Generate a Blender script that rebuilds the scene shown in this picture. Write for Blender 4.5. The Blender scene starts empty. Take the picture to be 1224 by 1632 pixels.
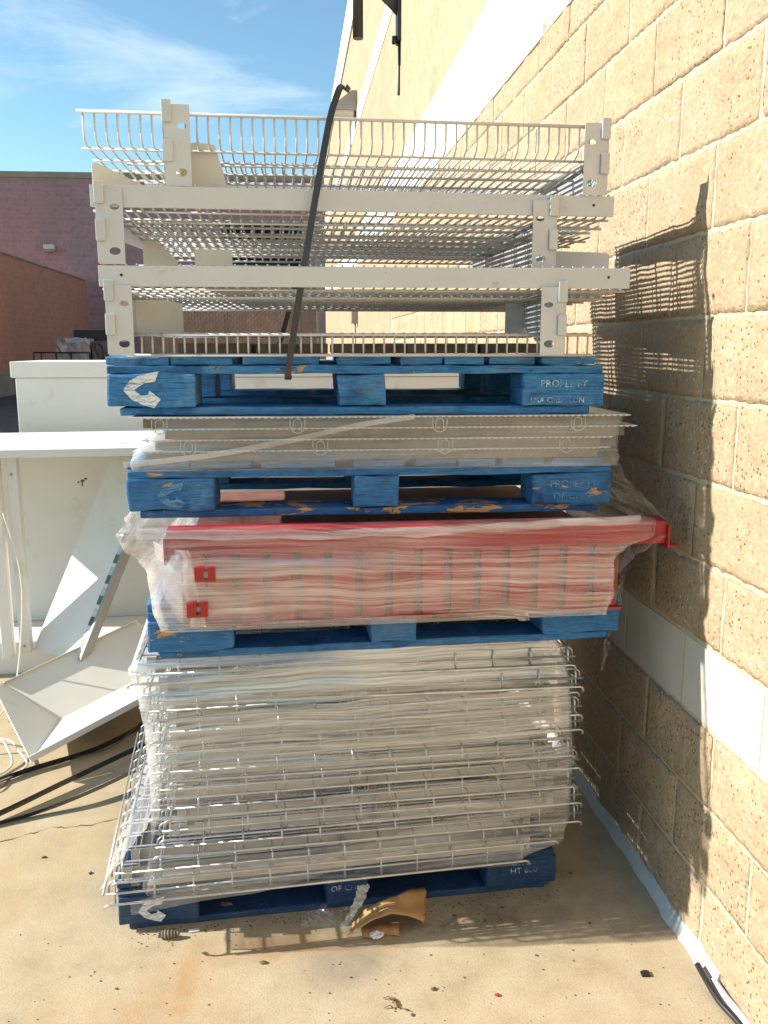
import bpy, bmesh, math, random
from mathutils import Vector, Matrix, Euler, noise as mnoise

R = math.radians
random.seed(7)
scene = bpy.context.scene
COL = scene.collection

# ------------------------------------------------------------------ camera
cam_d = bpy.data.cameras.new('camera')
cam = bpy.data.objects.new('camera', cam_d)
COL.objects.link(cam)
cam.location = (0, 0, 1.536)
cam.rotation_euler = Euler((R(90 - 10.56), 0, R(-6.013)), 'XYZ')
cam_d.sensor_fit = 'VERTICAL'
cam_d.sensor_height = 24.0
cam_d.lens = 24.0 * 1400.0 / 1632.0
cam_d.clip_end = 2000
scene.camera = cam

# ------------------------------------------------------------------ light
SUN_EL, SUN_AZ = 28.0, -5.5          # the light travels towards +X, a little towards the camera
tr = Vector((math.cos(R(SUN_AZ)) * math.cos(R(SUN_EL)), math.sin(R(SUN_AZ)) * math.cos(R(SUN_EL)), -math.sin(R(SUN_EL))))
sun_d = bpy.data.lights.new('sun', 'SUN')
sun_d.energy = 5.0
sun_d.angle = R(0.53)
sun_d.color = (1.0, 0.95, 0.875)
sun = bpy.data.objects.new('sun', sun_d)
sun.rotation_euler = tr.to_track_quat('-Z', 'Y').to_euler()
sun.location = (-20, 4, 14)
COL.objects.link(sun)

world = bpy.data.worlds.new('World')
scene.world = world
world.use_nodes = True
wn, wl = world.node_tree.nodes, world.node_tree.links
wn.clear()
w_out = wn.new('ShaderNodeOutputWorld')
w_bg = wn.new('ShaderNodeBackground')
w_sky = wn.new('ShaderNodeTexSky')
w_sky.sky_type = 'NISHITA'
w_sky.sun_disc = False
w_sky.sun_elevation = R(SUN_EL)
w_sky.sun_rotation = math.atan2(-tr.x, -tr.y)
w_sky.air_density = 1.0
w_sky.dust_density = 0.3
w_sky.ozone_density = 0.7
w_tc = wn.new('ShaderNodeTexCoord')
w_map = wn.new('ShaderNodeMapping')
w_map.inputs['Scale'].default_value = (1.2, 0.6, 5.0)
w_map.inputs['Rotation'].default_value = (0.25, 0.35, 0.2)
w_no = wn.new('ShaderNodeTexNoise')
w_no.inputs['Scale'].default_value = 2.4
w_no.inputs['Detail'].default_value = 9
w_no.inputs['Roughness'].default_value = 0.62
w_no.inputs['Distortion'].default_value = 0.5
w_rp = wn.new('ShaderNodeValToRGB')
w_rp.color_ramp.elements[0].position = 0.50
w_rp.color_ramp.elements[0].color = (0, 0, 0, 1)
w_rp.color_ramp.elements[1].position = 0.80
w_rp.color_ramp.elements[1].color = (0.6, 0.6, 0.6, 1)
w_mx = wn.new('ShaderNodeMix')
w_mx.data_type = 'RGBA'
w_mx.inputs[7].default_value = (7.0, 7.6, 7.9, 1)
wl.new(w_tc.outputs['Generated'], w_map.inputs['Vector'])
wl.new(w_map.outputs[0], w_no.inputs['Vector'])
wl.new(w_no.outputs['Fac'], w_rp.inputs[0])
wl.new(w_rp.outputs[0], w_mx.inputs[0])
w_tn = wn.new('ShaderNodeMix')
w_tn.data_type = 'RGBA'
w_tn.blend_type = 'MULTIPLY'
w_tn.inputs[0].default_value = 1.0
w_tn.inputs[7].default_value = (0.86, 1.10, 1.12, 1)
wl.new(w_sky.outputs[0], w_tn.inputs[6])
wl.new(w_tn.outputs[2], w_mx.inputs[6])
wl.new(w_mx.outputs[2], w_bg.inputs['Color'])
w_bg.inputs['Strength'].default_value = 0.092
wl.new(w_bg.outputs[0], w_out.inputs['Surface'])

scene.view_settings.view_transform = 'Standard'
scene.view_settings.look = 'None'
scene.view_settings.gamma = 1.0
scene.view_settings.use_curve_mapping = False
scene.view_settings.exposure = 0.98
scene.cycles.max_bounces = 9
scene.cycles.diffuse_bounces = 4
scene.cycles.transparent_max_bounces = 18
scene.cycles.caustics_reflective = False
scene.cycles.caustics_refractive = False
scene.cycles.use_denoising = True
scene.cycles.sample_clamp_indirect = 6.0


# ------------------------------------------------------------------ material helpers
class N:
    """small node-tree writer"""
    def __init__(self, name):
        self.m = bpy.data.materials.new(name)
        self.m.use_nodes = True
        self.t = self.m.node_tree
        self.t.nodes.clear()
        self.out = self.t.nodes.new('ShaderNodeOutputMaterial')

    def new(self, typ, **kw):
        n = self.t.nodes.new(typ)
        for k, v in kw.items():
            setattr(n, k, v)
        return n

    def link(self, a, b):
        self.t.links.new(a, b)

    def coords(self, scale=(1, 1, 1), kind='Object', rot=(0, 0, 0), rnd=False):
        tc = self.new('ShaderNodeTexCoord')
        mp = self.new('ShaderNodeMapping')
        mp.inputs['Scale'].default_value = scale
        mp.inputs['Rotation'].default_value = rot
        self.link(tc.outputs[kind], mp.inputs['Vector'])
        if rnd:
            oi = self.new('ShaderNodeObjectInfo')
            ml = self.new('ShaderNodeMath', operation='MULTIPLY')
            ml.inputs[1].default_value = 37.0
            self.link(oi.outputs['Random'], ml.inputs[0])
            cb = self.new('ShaderNodeCombineXYZ')
            for i in range(3):
                self.link(ml.outputs[0], cb.inputs[i])
            self.link(cb.outputs[0], mp.inputs['Location'])
        return mp.outputs[0]

    def noise(self, vec, scale, detail=4, rough=0.55, dist=0.0):
        n = self.new('ShaderNodeTexNoise')
        n.inputs['Scale'].default_value = scale
        n.inputs['Detail'].default_value = detail
        n.inputs['Roughness'].default_value = rough
        n.inputs['Distortion'].default_value = dist
        if vec is not None:
            self.link(vec, n.inputs['Vector'])
        return n.outputs['Fac']

    def voro(self, vec, scale, feature='F1'):
        n = self.new('ShaderNodeTexVoronoi', feature=feature)
        n.inputs['Scale'].default_value = scale
        if vec is not None:
            self.link(vec, n.inputs['Vector'])
        return n

    def ramp(self, fac, stops):
        n = self.new('ShaderNodeValToRGB')
        e = n.color_ramp.elements
        while len(e) < len(stops):
            e.new(0.5)
        for i, (p, c) in enumerate(stops):
            e[i].position = p
            e[i].color = (c, c, c, 1) if isinstance(c, (int, float)) else (*c, 1)
        self.link(fac, n.inputs[0])
        return n.outputs[0]

    def mix(self, fac, a, b, blend='MIX'):
        n = self.new('ShaderNodeMix', data_type='RGBA', blend_type=blend)
        for v, i in ((fac, 0), (a, 6), (b, 7)):
            if isinstance(v, (int, float)):
                n.inputs[i].default_value = v if i == 0 else (v, v, v, 1)
            elif isinstance(v, tuple):
                n.inputs[i].default_value = (*v, 1)
            else:
                self.link(v, n.inputs[i])
        return n.outputs[2]

    def math(self, op, a, b=0.0, clamp=False):
        n = self.new('ShaderNodeMath', operation=op, use_clamp=clamp)
        for v, i in ((a, 0), (b, 1)):
            if isinstance(v, (int, float)):
                n.inputs[i].default_value = v
            else:
                self.link(v, n.inputs[i])
        return n.outputs[0]

    def bump(self, h, strength=0.3, dist=0.01):
        n = self.new('ShaderNodeBump')
        n.inputs['Strength'].default_value = strength
        n.inputs['Distance'].default_value = dist
        self.link(h, n.inputs['Height'])
        return n.outputs[0]

    def principled(self, color, rough=0.5, metal=0.0, normal=None, spec=0.5, trans=None):
        p = self.new('ShaderNodeBsdfPrincipled')
        for v, k in ((color, 'Base Color'), (rough, 'Roughness'), (metal, 'Metallic'), (spec, 'Specular IOR Level')):
            if isinstance(v, tuple):
                p.inputs[k].default_value = (*v, 1)
            elif isinstance(v, (int, float)):
                p.inputs[k].default_value = v
            else:
                self.link(v, p.inputs[k])
        if normal is not None:
            self.link(normal, p.inputs['Normal'])
        return p.outputs[0]

    def done(self, shader):
        self.link(shader, self.out.inputs['Surface'])
        return self.m


def m_plain(name, c, rough=0.5, metal=0.0, var=0.12, scale=9.0, bump=0.08, bscale=120.0, dirt=None, spec=0.5, damt=(0.56, 0.72)):
    """paint or plain stuff with mottling, fine relief and optional dirt"""
    n = N(name)
    v = n.coords(rnd=True)
    a = n.noise(v, scale, 6, 0.6)
    lo = tuple(x * (1 - var) for x in c)
    hi = tuple(min(1, x * (1 + var)) for x in c)
    col = n.ramp(a, [(0.3, lo), (0.7, hi)])
    oi = n.new('ShaderNodeObjectInfo')
    col = n.mix(n.math('MULTIPLY', oi.outputs['Random'], 0.20), col, tuple(x * 0.45 for x in c))
    if dirt:
        d = n.noise(v, scale * 2.3, 8, 0.7, 0.6)
        col = n.mix(n.ramp(d, [(damt[0], 0.0), (damt[1], 1.0)]), col, dirt)
    b = n.noise(v, bscale, 3, 0.6)
    return n.done(n.principled(col, rough, metal, n.bump(b, bump, 0.002), spec))


def m_blue(name, blue, light, dark, chip=0.66, wood=(0.36, 0.21, 0.09), rough=0.62):
    """worn blue pallet paint: grain, scuffs, bare wood where it has chipped"""
    n = N(name)
    v = n.coords(rnd=True)
    g = n.coords((3.0, 3.0, 46.0), rnd=True)
    a = n.noise(v, 7.0, 7, 0.65, 0.3)
    col = n.ramp(a, [(0.30, dark), (0.47, blue), (0.60, blue), (0.76, light)])
    gr = n.noise(g, 6.0, 5, 0.6, 0.4)
    col = n.mix(n.ramp(gr, [(0.50, 0.0), (0.70, 0.75)]), col, dark)
    col = n.mix(n.ramp(gr, [(0.28, 0.6), (0.40, 0.0)]), col, light)
    gm = n.noise(v, 16.0, 8, 0.72, 0.4)
    col = n.mix(n.ramp(gm, [(0.56, 0.0), (0.72, 0.6)]), col, (0.045, 0.05, 0.05))
    fd = n.noise(v, 3.0, 6, 0.7, 0.6)
    col = n.mix(n.ramp(fd, [(0.50, 0.0), (0.70, 0.55)]), col, tuple(0.55 * x + 0.06 for x in light))
    ch = n.noise(n.coords((2.2, 2.2, 7.0), rnd=True), 4.0, 8, 0.68, 0.5)
    wcol = n.mix(gr, wood, tuple(x * 1.9 for x in wood))
    mask = n.ramp(ch, [(chip, 0.0), (chip + 0.02, 1.0)])
    col = n.mix(mask, col, wcol)
    crack = n.ramp(n.noise(n.coords((1.4, 1.4, 26.0), rnd=True), 5.0, 3, 0.5, 1.1), [(0.0, 0.0), (0.495, 0.0), (0.5, 1.0), (0.505, 0.0), (1.0, 0.0)])
    col = n.mix(n.math('MULTIPLY', crack, 0.7), col, (0.012, 0.02, 0.03))
    h = n.math('SUBTRACT', n.math('ADD', gr, n.math('MULTIPLY', a, 0.6)), n.math('ADD', n.math('MULTIPLY', mask, 0.5), crack))
    return n.done(n.principled(col, rough, 0.0, n.bump(h, 0.55, 0.006), 0.3))


def m_film(name, lo, hi, z0, z1, slope=0.05, tint=(0.86, 0.87, 0.88), gloss=0.3, fine=0.5):
    """stretch film: clear sheet with drawn, milky streaks; lo at height z0 and hi at height z1 are how milky it is"""
    n = N(name)
    tc = n.new('ShaderNodeTexCoord')
    sep = n.new('ShaderNodeSeparateXYZ')
    n.link(tc.outputs['Object'], sep.inputs[0])
    wob = n.noise(n.coords((2.0, 2.0, 4.0)), 1.3, 2, 0.5)
    z = n.math('ADD', sep.outputs[2], n.math('ADD', n.math('MULTIPLY', sep.outputs[0], slope), n.math('MULTIPLY', wob, 0.055)))
    cb = n.new('ShaderNodeCombineXYZ')
    n.link(n.math('MULTIPLY', sep.outputs[0], 2.2), cb.inputs[0])
    n.link(n.math('MULTIPLY', sep.outputs[1], 2.2), cb.inputs[1])
    n.link(n.math('MULTIPLY', z, 150.0), cb.inputs[2])
    s1 = n.noise(cb.outputs[0], 1.0, 4, 0.75)
    cb2 = n.new('ShaderNodeCombineXYZ')
    n.link(n.math('MULTIPLY', sep.outputs[0], 1.0), cb2.inputs[0])
    n.link(n.math('MULTIPLY', sep.outputs[1], 1.0), cb2.inputs[1])
    n.link(n.math('MULTIPLY', n.math('SUBTRACT', sep.outputs[2], n.math('MULTIPLY', sep.outputs[0], 0.06)), 12.0), cb2.inputs[2])
    s2 = n.noise(cb2.outputs[0], 1.0, 2, 0.55)
    mr = n.new('ShaderNodeMapRange', clamp=True)
    n.link(sep.outputs[2], mr.inputs[0])
    mr.inputs[1].default_value, mr.inputs[2].default_value = z0, z1
    mr.inputs[3].default_value, mr.inputs[4].default_value = lo, hi
    st = n.math('ADD', n.math('MULTIPLY', n.math('SUBTRACT', s1, 0.5), 3.4 * fine), n.math('MULTIPLY', n.math('SUBTRACT', s2, 0.5), 2.4))
    fac = n.math('ADD', mr.outputs[0], n.math('MULTIPLY', st, n.math('ADD', n.math('MULTIPLY', mr.outputs[0], 0.7), 0.15)), clamp=True)
    fac = n.math('MINIMUM', n.math('MAXIMUM', fac, 0.035), 0.93)
    dif = n.new('ShaderNodeBsdfDiffuse')
    dif.inputs['Color'].default_value = (*tint, 1)
    trl = n.new('ShaderNodeBsdfTranslucent')
    trl.inputs['Color'].default_value = (*tint, 1)
    gl = n.new('ShaderNodeBsdfGlossy')
    gl.inputs['Roughness'].default_value = 0.14
    tp = n.new('ShaderNodeBsdfTransparent')
    tp.inputs['Color'].default_value = (0.97, 0.97, 0.97, 1)
    m1 = n.new('ShaderNodeMixShader')
    m1.inputs[0].default_value = 0.42
    n.link(dif.outputs[0], m1.inputs[1]); n.link(trl.outputs[0], m1.inputs[2])
    m2 = n.new('ShaderNodeMixShader')
    m2.inputs[0].default_value = gloss
    n.link(m1.outputs[0], m2.inputs[1]); n.link(gl.outputs[0], m2.inputs[2])
    m3 = n.new('ShaderNodeMixShader')
    n.link(fac, m3.inputs[0])
    n.link(tp.outputs[0], m3.inputs[1]); n.link(m2.outputs[0], m3.inputs[2])
    return n.done(m3.outputs[0])


def m_concrete():
    n = N('concrete_slab')
    v = n.coords()
    big = n.noise(v, 0.9, 6, 0.6, 0.3)
    mid = n.noise(v, 7.0, 7, 0.65)
    fin = n.noise(v, 190.0, 4, 0.7)
    peb = n.voro(v, 260.0)
    col = n.ramp(big, [(0.30, (0.395, 0.315, 0.200)), (0.70, (0.520, 0.430, 0.290))])
    col = n.mix(0.55, col, n.ramp(mid, [(0.32, (0.30, 0.235, 0.145)), (0.5, (0.44, 0.36, 0.235)), (0.7, (0.53, 0.44, 0.30))]))
    col = n.mix(n.ramp(fin, [(0.33, 0.40), (0.52, 0.0)]), col, (0.235, 0.185, 0.115))
    col = n.mix(n.ramp(fin, [(0.60, 0.0), (0.78, 0.6)]), col, (0.60, 0.52, 0.38))

    def blot(x, y, sx, sy, c, amt, sc=5.0):
        nonlocal col
        tc = n.new('ShaderNodeTexCoord')
        mp = n.new('ShaderNodeMapping', vector_type='TEXTURE')
        mp.inputs['Location'].default_value = (x, y, 0)
        mp.inputs['Scale'].default_value = (sx, sy, 1)
        n.link(tc.outputs['Object'], mp.inputs['Vector'])
        gd = n.new('ShaderNodeTexGradient', gradient_type='SPHERICAL')
        n.link(mp.outputs[0], gd.inputs[0])
        k = n.math('MULTIPLY', n.ramp(gd.outputs['Fac'], [(0.0, 0.0), (0.7, 1.0)]), n.ramp(n.noise(v, sc, 7, 0.7, 0.5), [(0.36, 0.0), (0.62, 1.0)]))
        col = n.mix(n.math('MULTIPLY', k, amt), col, c)
    blot(-0.29, 1.86, 0.20, 0.30, (0.40, 0.23, 0.09), 0.5, 6.0)
    blot(-0.285, 1.95, 0.035, 0.22, (0.40, 0.21, 0.08), 0.55, 9.0)
    blot(-0.55, 1.80, 0.34, 0.20, (0.44, 0.28, 0.13), 0.5, 5.0)
    blot(0.02, 2.07, 0.34, 0.09, (0.34, 0.17, 0.06), 0.6, 9.0)
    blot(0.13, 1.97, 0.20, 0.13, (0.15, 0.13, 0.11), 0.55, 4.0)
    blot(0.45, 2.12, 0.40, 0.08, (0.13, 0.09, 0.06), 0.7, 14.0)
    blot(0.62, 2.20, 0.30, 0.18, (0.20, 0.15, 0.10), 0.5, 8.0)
    blot(-0.9, 2.6, 0.9, 0.7, (0.46, 0.32, 0.15), 0.55, 3.0)
    col = n.mix(n.ramp(n.voro(v, 13.0).outputs['Distance'], [(0.0, 0.4), (0.012, 0.4), (0.02, 0.0)]), col, (0.20, 0.15, 0.10))
    h = n.math('ADD', n.math('MULTIPLY', fin, 0.8), n.math('ADD', n.math('MULTIPLY', mid, 1.6), n.math('MULTIPLY', peb.outputs['Distance'], 0.15)))
    return n.done(n.principled(col, 0.9, 0.0, n.bump(h, 0.35, 0.004), 0.25))


def m_block(name, smooth=False):
    n = N(name)
    v = n.coords(rnd=True)
    if smooth:
        a = n.noise(v, 6.0, 6, 0.6)
        col = n.ramp(a, [(0.3, (0.46, 0.43, 0.375)), (0.7, (0.54, 0.51, 0.45))])
        col = n.mix(n.ramp(n.noise(v, 90, 4, 0.7), [(0.62, 0.0), (0.72, 0.4)]), col, (0.4, 0.37, 0.32))
        return n.done(n.principled(col, 0.85, 0.0, n.bump(n.noise(v, 150, 4, 0.7), 0.3, 0.003), 0.25))
    a = n.noise(v, 5.0, 6, 0.6)
    f = n.noise(v, 58.0, 6, 0.74, 0.2)
    p = n.voro(v, 88.0)
    p2 = n.voro(v, 34.0)
    oi = n.new('ShaderNodeObjectInfo')
    col = n.ramp(a, [(0.3, (0.375, 0.268, 0.162)), (0.7, (0.470, 0.350, 0.228))])
    col = n.mix(n.math('MULTIPLY', oi.outputs['Random'], 0.35), col, (0.40, 0.325, 0.225))
    st = n.noise(n.coords((1, 1, 0.35), 'Object'), 3.0, 5, 0.65)
    col = n.mix(n.ramp(st, [(0.50, 0.0), (0.75, 0.45)]), col, (0.36, 0.27, 0.16))
    col = n.mix(n.ramp(f, [(0.32, 0.85), (0.45, 0.0)]), col, (0.235, 0.155, 0.075))
    col = n.mix(n.ramp(f, [(0.56, 0.0), (0.72, 0.65)]), col, (0.66, 0.56, 0.38))
    bw = n.new('ShaderNodeSeparateColor')
    n.link(p.outputs['Color'], bw.inputs[0])
    pm = n.math('LESS_THAN', p.outputs['Distance'], 0.30)
    col = n.mix(n.math('MULTIPLY', n.math('MULTIPLY', n.math('GREATER_THAN', bw.outputs[0], 0.80), pm), 0.9), col, (0.15, 0.09, 0.05))
    col = n.mix(n.math('MULTIPLY', n.math('MULTIPLY', n.math('LESS_THAN', bw.outputs[0], 0.09), pm), 0.6), col, (0.70, 0.64, 0.52))
    h = n.math('ADD', n.math('MULTIPLY', f, 2.2), n.math('ADD', n.math('MULTIPLY', p.outputs['Distance'], 0.6), n.math('MULTIPLY', p2.outputs['Distance'], 0.7)))
    return n.done(n.principled(col, 0.92, 0.0, n.bump(h, 0.7, 0.006), 0.2))


def m_farwall(name, c, mort, bw=0.4, bh=0.2015, var=0.12, bump=0.3, fine=22.0):
    """far masonry, pieces too small to tell apart"""
    n = N(name)
    tc = n.new('ShaderNodeTexCoord')
    sep = n.new('ShaderNodeSeparateXYZ')
    n.link(tc.outputs['Object'], sep.inputs[0])
    cb = n.new('ShaderNodeCombineXYZ')
    n.link(n.math('ADD', sep.outputs[0], sep.outputs[1]), cb.inputs[0])
    n.link(sep.outputs[2], cb.inputs[1])
    br = n.new('ShaderNodeTexBrick')
    br.inputs['Scale'].default_value = 1.0
    br.inputs['Brick Width'].default_value = bw
    br.inputs['Row Height'].default_value = bh
    br.inputs['Mortar Size'].default_value = 0.006
    br.inputs['Color1'].default_value = (*[x * (1 - var) for x in c], 1)
    br.inputs['Color2'].default_value = (*[x * (1 + var) for x in c], 1)
    br.inputs['Mortar'].default_value = (*mort, 1)
    n.link(cb.outputs[0], br.inputs['Vector'])
    v = n.coords()
    col = n.mix(0.45, br.outputs['Color'], n.ramp(n.noise(v, fine, 6, 0.7), [(0.34, tuple(x * 0.55 for x in c)), (0.48, c), (0.66, tuple(x * 1.22 for x in c))]))
    col = n.mix(n.ramp(n.noise(n.coords((1, 1, 0.25)), 0.5, 5, 0.6), [(0.4, 0.0), (0.75, 0.4)]), col, tuple(x * 0.75 for x in c))
    return n.done(n.principled(col, 0.9, 0.0, n.bump(n.noise(v, fine * 2, 5, 0.7), bump, 0.01), 0.2))


M = {}
M['concrete'] = m_concrete()
M['asphalt'] = m_plain('asphalt', (0.075, 0.072, 0.070), 0.9, var=0.3, scale=3.0, bump=0.5, bscale=90)
M['block'] = m_block('split_face_block')
M['block_smooth'] = m_block('smooth_painted_block', True)
M['mortar'] = m_plain('mortar', (0.49, 0.395, 0.275), 0.92, var=0.12, scale=14, bump=0.4, bscale=160)
M['upper_wall'] = m_farwall('upper_split_face', (0.40, 0.300, 0.190), (0.43, 0.335, 0.22), fine=9.0, bump=0.8)
M['white_trim'] = m_plain('white_wall_paint', (0.76, 0.74, 0.69), 0.8, var=0.05, scale=3, bump=0.15)
M['purple_brick'] = m_farwall('mauve_brick', (0.40, 0.225, 0.225), (0.50, 0.34, 0.33), 0.4, 0.2, 0.10, fine=5.0)
M['brown_brick'] = m_farwall('brown_brick', (0.52, 0.225, 0.145), (0.60, 0.33, 0.24), 0.4, 0.2, 0.10, fine=5.0)
M['tan_base'] = m_plain('tan_footing', (0.33, 0.27, 0.19), 0.9, var=0.2, scale=1.0)
M['blue_bright'] = m_blue('blue_paint_bright', (0.040, 0.195, 0.43), (0.16, 0.38, 0.60), (0.008, 0.045, 0.15), 0.645)
M['blue_mid'] = m_blue('blue_paint_mid', (0.034, 0.160, 0.38), (0.10, 0.29, 0.52), (0.008, 0.05, 0.17), 0.625)
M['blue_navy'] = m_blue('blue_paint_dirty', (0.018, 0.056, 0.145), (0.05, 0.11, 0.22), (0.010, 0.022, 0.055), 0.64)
M['blue_chipped'] = m_blue('blue_paint_chipped', (0.025, 0.115, 0.33), (0.05, 0.20, 0.46), (0.010, 0.05, 0.16), 0.53)
M['wood'] = m_plain('bare_wood', (0.40, 0.235, 0.10), 0.8, var=0.35, scale=16, bump=0.5, bscale=60, dirt=(0.13, 0.06, 0.02))
M['white_steel'] = m_plain('white_powder_coat', (0.53, 0.535, 0.53), 0.42, var=0.05, scale=8, bump=0.05, dirt=(0.27, 0.18, 0.10), damt=(0.62, 0.82))
M['wire_white'] = m_plain('white_coated_wire', (0.52, 0.51, 0.485), 0.45, var=0.12, scale=14, bump=0.05, dirt=(0.20, 0.12, 0.07), damt=(0.60, 0.75))
M['tray_cream'] = m_plain('tray_cream_paint', (0.72, 0.69, 0.60), 0.45, var=0.05, scale=3.0, bump=0.03, dirt=(0.55, 0.44, 0.25), damt=(0.60, 0.88))
M['galv_plate'] = m_plain('grey_bracket_plate', (0.52, 0.53, 0.54), 0.38, 0.35, var=0.10, scale=12, bump=0.05, dirt=(0.25, 0.19, 0.12), damt=(0.66, 0.8))
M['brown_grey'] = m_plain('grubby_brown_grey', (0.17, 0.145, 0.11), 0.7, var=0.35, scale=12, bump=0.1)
M['galv'] = m_plain('galvanised_wire', (0.56, 0.57, 0.585), 0.36, 0.75, var=0.22, scale=26, bump=0.1, dirt=(0.26, 0.22, 0.18), damt=(0.60, 0.78))
M['galv_channel'] = m_plain('galvanised_channel', (0.50, 0.485, 0.45), 0.45, 0.3, var=0.08, scale=10, bump=0.06)
M['red'] = m_plain('red_enamel', (0.34, 0.016, 0.022), 0.38, var=0.18, scale=7, bump=0.06, dirt=(0.50, 0.16, 0.13), damt=(0.62, 0.78))
M['red_dark'] = m_plain('red_enamel_connector', (0.34, 0.012, 0.012), 0.35, var=0.1, scale=12, bump=0.05)
M['olive'] = m_plain('olive_spacer', (0.24, 0.095, 0.075), 0.8, var=0.3, scale=14)
M['white_panel'] = m_plain('white_shelving_paint', (0.71, 0.705, 0.67), 0.5, var=0.04, scale=3.0, bump=0.04, dirt=(0.47, 0.42, 0.34), damt=(0.58, 0.86))
M['cream_panel'] = m_plain('aged_cream_paint', (0.60, 0.575, 0.49), 0.5, var=0.08, scale=3.0, bump=0.03, dirt=(0.52, 0.42, 0.22), damt=(0.60, 0.85))
M['black_strap'] = m_plain('black_strapping', (0.022, 0.022, 0.025), 0.33, var=0.2, scale=20, bump=0.05, spec=0.6)
M['black_metal'] = m_plain('black_paint', (0.018, 0.018, 0.02), 0.4, var=0.2, scale=6, bump=0.05)
M['grey_metal'] = m_plain('grey_lamp_housing', (0.30, 0.29, 0.27), 0.5, var=0.1, scale=6)
M['lens'] = m_plain('pale_lamp_lens', (0.62, 0.58, 0.48), 0.3, var=0.05, scale=6)
M['white_ink'] = None
M['card'] = m_plain('brown_cardboard', (0.44, 0.255, 0.10), 0.8, var=0.15, scale=12, bump=0.12, bscale=60)
M['pale_card'] = m_plain('pale_card', (0.80, 0.76, 0.66), 0.8, var=0.08, scale=8)
M['brown_board'] = m_plain('weathered_board', (0.20, 0.135, 0.085), 0.85, var=0.4, scale=22, bump=0.4, bscale=50)
M['slat'] = m_plain('brown_privacy_slat', (0.50, 0.30, 0.19), 0.7, var=0.25, scale=4)
M['chain'] = m_plain('chain_link_wire', (0.46, 0.42, 0.36), 0.5, 0.4, var=0.1, scale=10)
M['caulk'] = m_plain('white_sealant', (0.56, 0.555, 0.55), 0.75, var=0.08, scale=16, bump=0.5, bscale=70, dirt=(0.35, 0.32, 0.28), damt=(0.66, 0.76))
M['debris'] = m_plain('dry_leaf', (0.16, 0.10, 0.05), 0.9, var=0.4, scale=40, bump=0.5)
M['grey_debris'] = m_plain('grey_cone', (0.20, 0.17, 0.13), 0.9, var=0.4, scale=60, bump=0.5)
M['scrap'] = m_plain('white_scrap', (0.72, 0.72, 0.72), 0.4, var=0.05, scale=20)
M['red_bit'] = m_plain('red_scrap', (0.55, 0.02, 0.02), 0.5)
M['black_bit'] = m_plain('black_scrap', (0.02, 0.02, 0.02), 0.6)
M['crack'] = m_plain('dirt_filled_crack', (0.085, 0.055, 0.03), 0.95, var=0.3, scale=40)
M['white_cord'] = m_plain('white_cord', (0.72, 0.69, 0.62), 0.5, var=0.05, scale=20)
M['brown_wire'] = m_plain('brown_wire', (0.10, 0.07, 0.05), 0.5, var=0.2, scale=20)
M['tag_green'] = m_plain('green_tag', (0.05, 0.15, 0.10), 0.5)
M['tag_dark'] = m_plain('dark_tag', (0.10, 0.075, 0.075), 0.5)
M['tag_red'] = m_plain('maroon_tag', (0.25, 0.05, 0.05), 0.5)
M['tag_paper'] = m_plain('tag_paper', (0.55, 0.56, 0.56), 0.6)
M['bundle'] = m_plain('grey_wrapped_goods', (0.36, 0.33, 0.33), 0.4, var=0.35, scale=5, bump=0.6, bscale=14)
M['film_mesh'] = m_film('film_on_mesh_decks', 0.15, 0.60, 0.28, 0.70, slope=-0.01, tint=(0.82, 0.83, 0.84), gloss=0.30, fine=1.1)
M['film_red'] = m_film('film_on_red_load', 0.42, 0.20, 1.02, 1.075, slope=0.02, tint=(0.88, 0.87, 0.86), gloss=0.28, fine=1.1)
M['film_white'] = m_film('film_on_white_shelves', 0.22, 0.18, 1.25, 1.37, slope=-0.04, gloss=0.25)
M['film_loose'] = m_film('loose_crumpled_film', 0.18, 0.24, 0.0, 2.0, slope=0.4, tint=(0.92, 0.92, 0.93), gloss=0.35)
M['film_dense'] = m_film('gathered_film', 0.45, 0.45, 0.0, 2.0, slope=0.1, tint=(0.93, 0.92, 0.91), gloss=0.3)
_n = N('worn_stencil_ink')
_v = _n.coords((1, 1, 4))
_tp = _n.new('ShaderNodeBsdfTransparent')
_mx = _n.new('ShaderNodeMixShader')
_n.link(_n.ramp(_n.noise(_v, 24, 6, 0.7, 0.4), [(0.44, 0.02), (0.62, 0.72)]), _mx.inputs[0])
_n.link(_tp.outputs[0], _mx.inputs[1])
_n.link(_n.principled((0.62, 0.68, 0.75), 0.7), _mx.inputs[2])
M['white_ink'] = _n.done(_mx.outputs[0])
_n = N('smeared_logo_ink')
_v = _n.coords((1, 1, 4))
_tp = _n.new('ShaderNodeBsdfTransparent')
_mx = _n.new('ShaderNodeMixShader')
_n.link(_n.ramp(_n.noise(_v, 24, 6, 0.7, 0.4), [(0.38, 0.10), (0.54, 0.92)]), _mx.inputs[0])
_n.link(_tp.outputs[0], _mx.inputs[1])
_n.link(_n.principled((0.68, 0.72, 0.76), 0.7), _mx.inputs[2])
M['logo_ink'] = _n.done(_mx.outputs[0])
_n = N('faded_pale_blue_ink')
_v = _n.coords((1, 1, 3))
_tp = _n.new('ShaderNodeBsdfTransparent')
_mx = _n.new('ShaderNodeMixShader')
_n.link(_n.ramp(_n.noise(_v, 20, 6, 0.7, 0.4), [(0.40, 0.03), (0.62, 0.60)]), _mx.inputs[0])
_n.link(_tp.outputs[0], _mx.inputs[1])
_n.link(_n.principled((0.16, 0.36, 0.58), 0.7), _mx.inputs[2])
M['blue_ink'] = _n.done(_mx.outputs[0])


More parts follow.
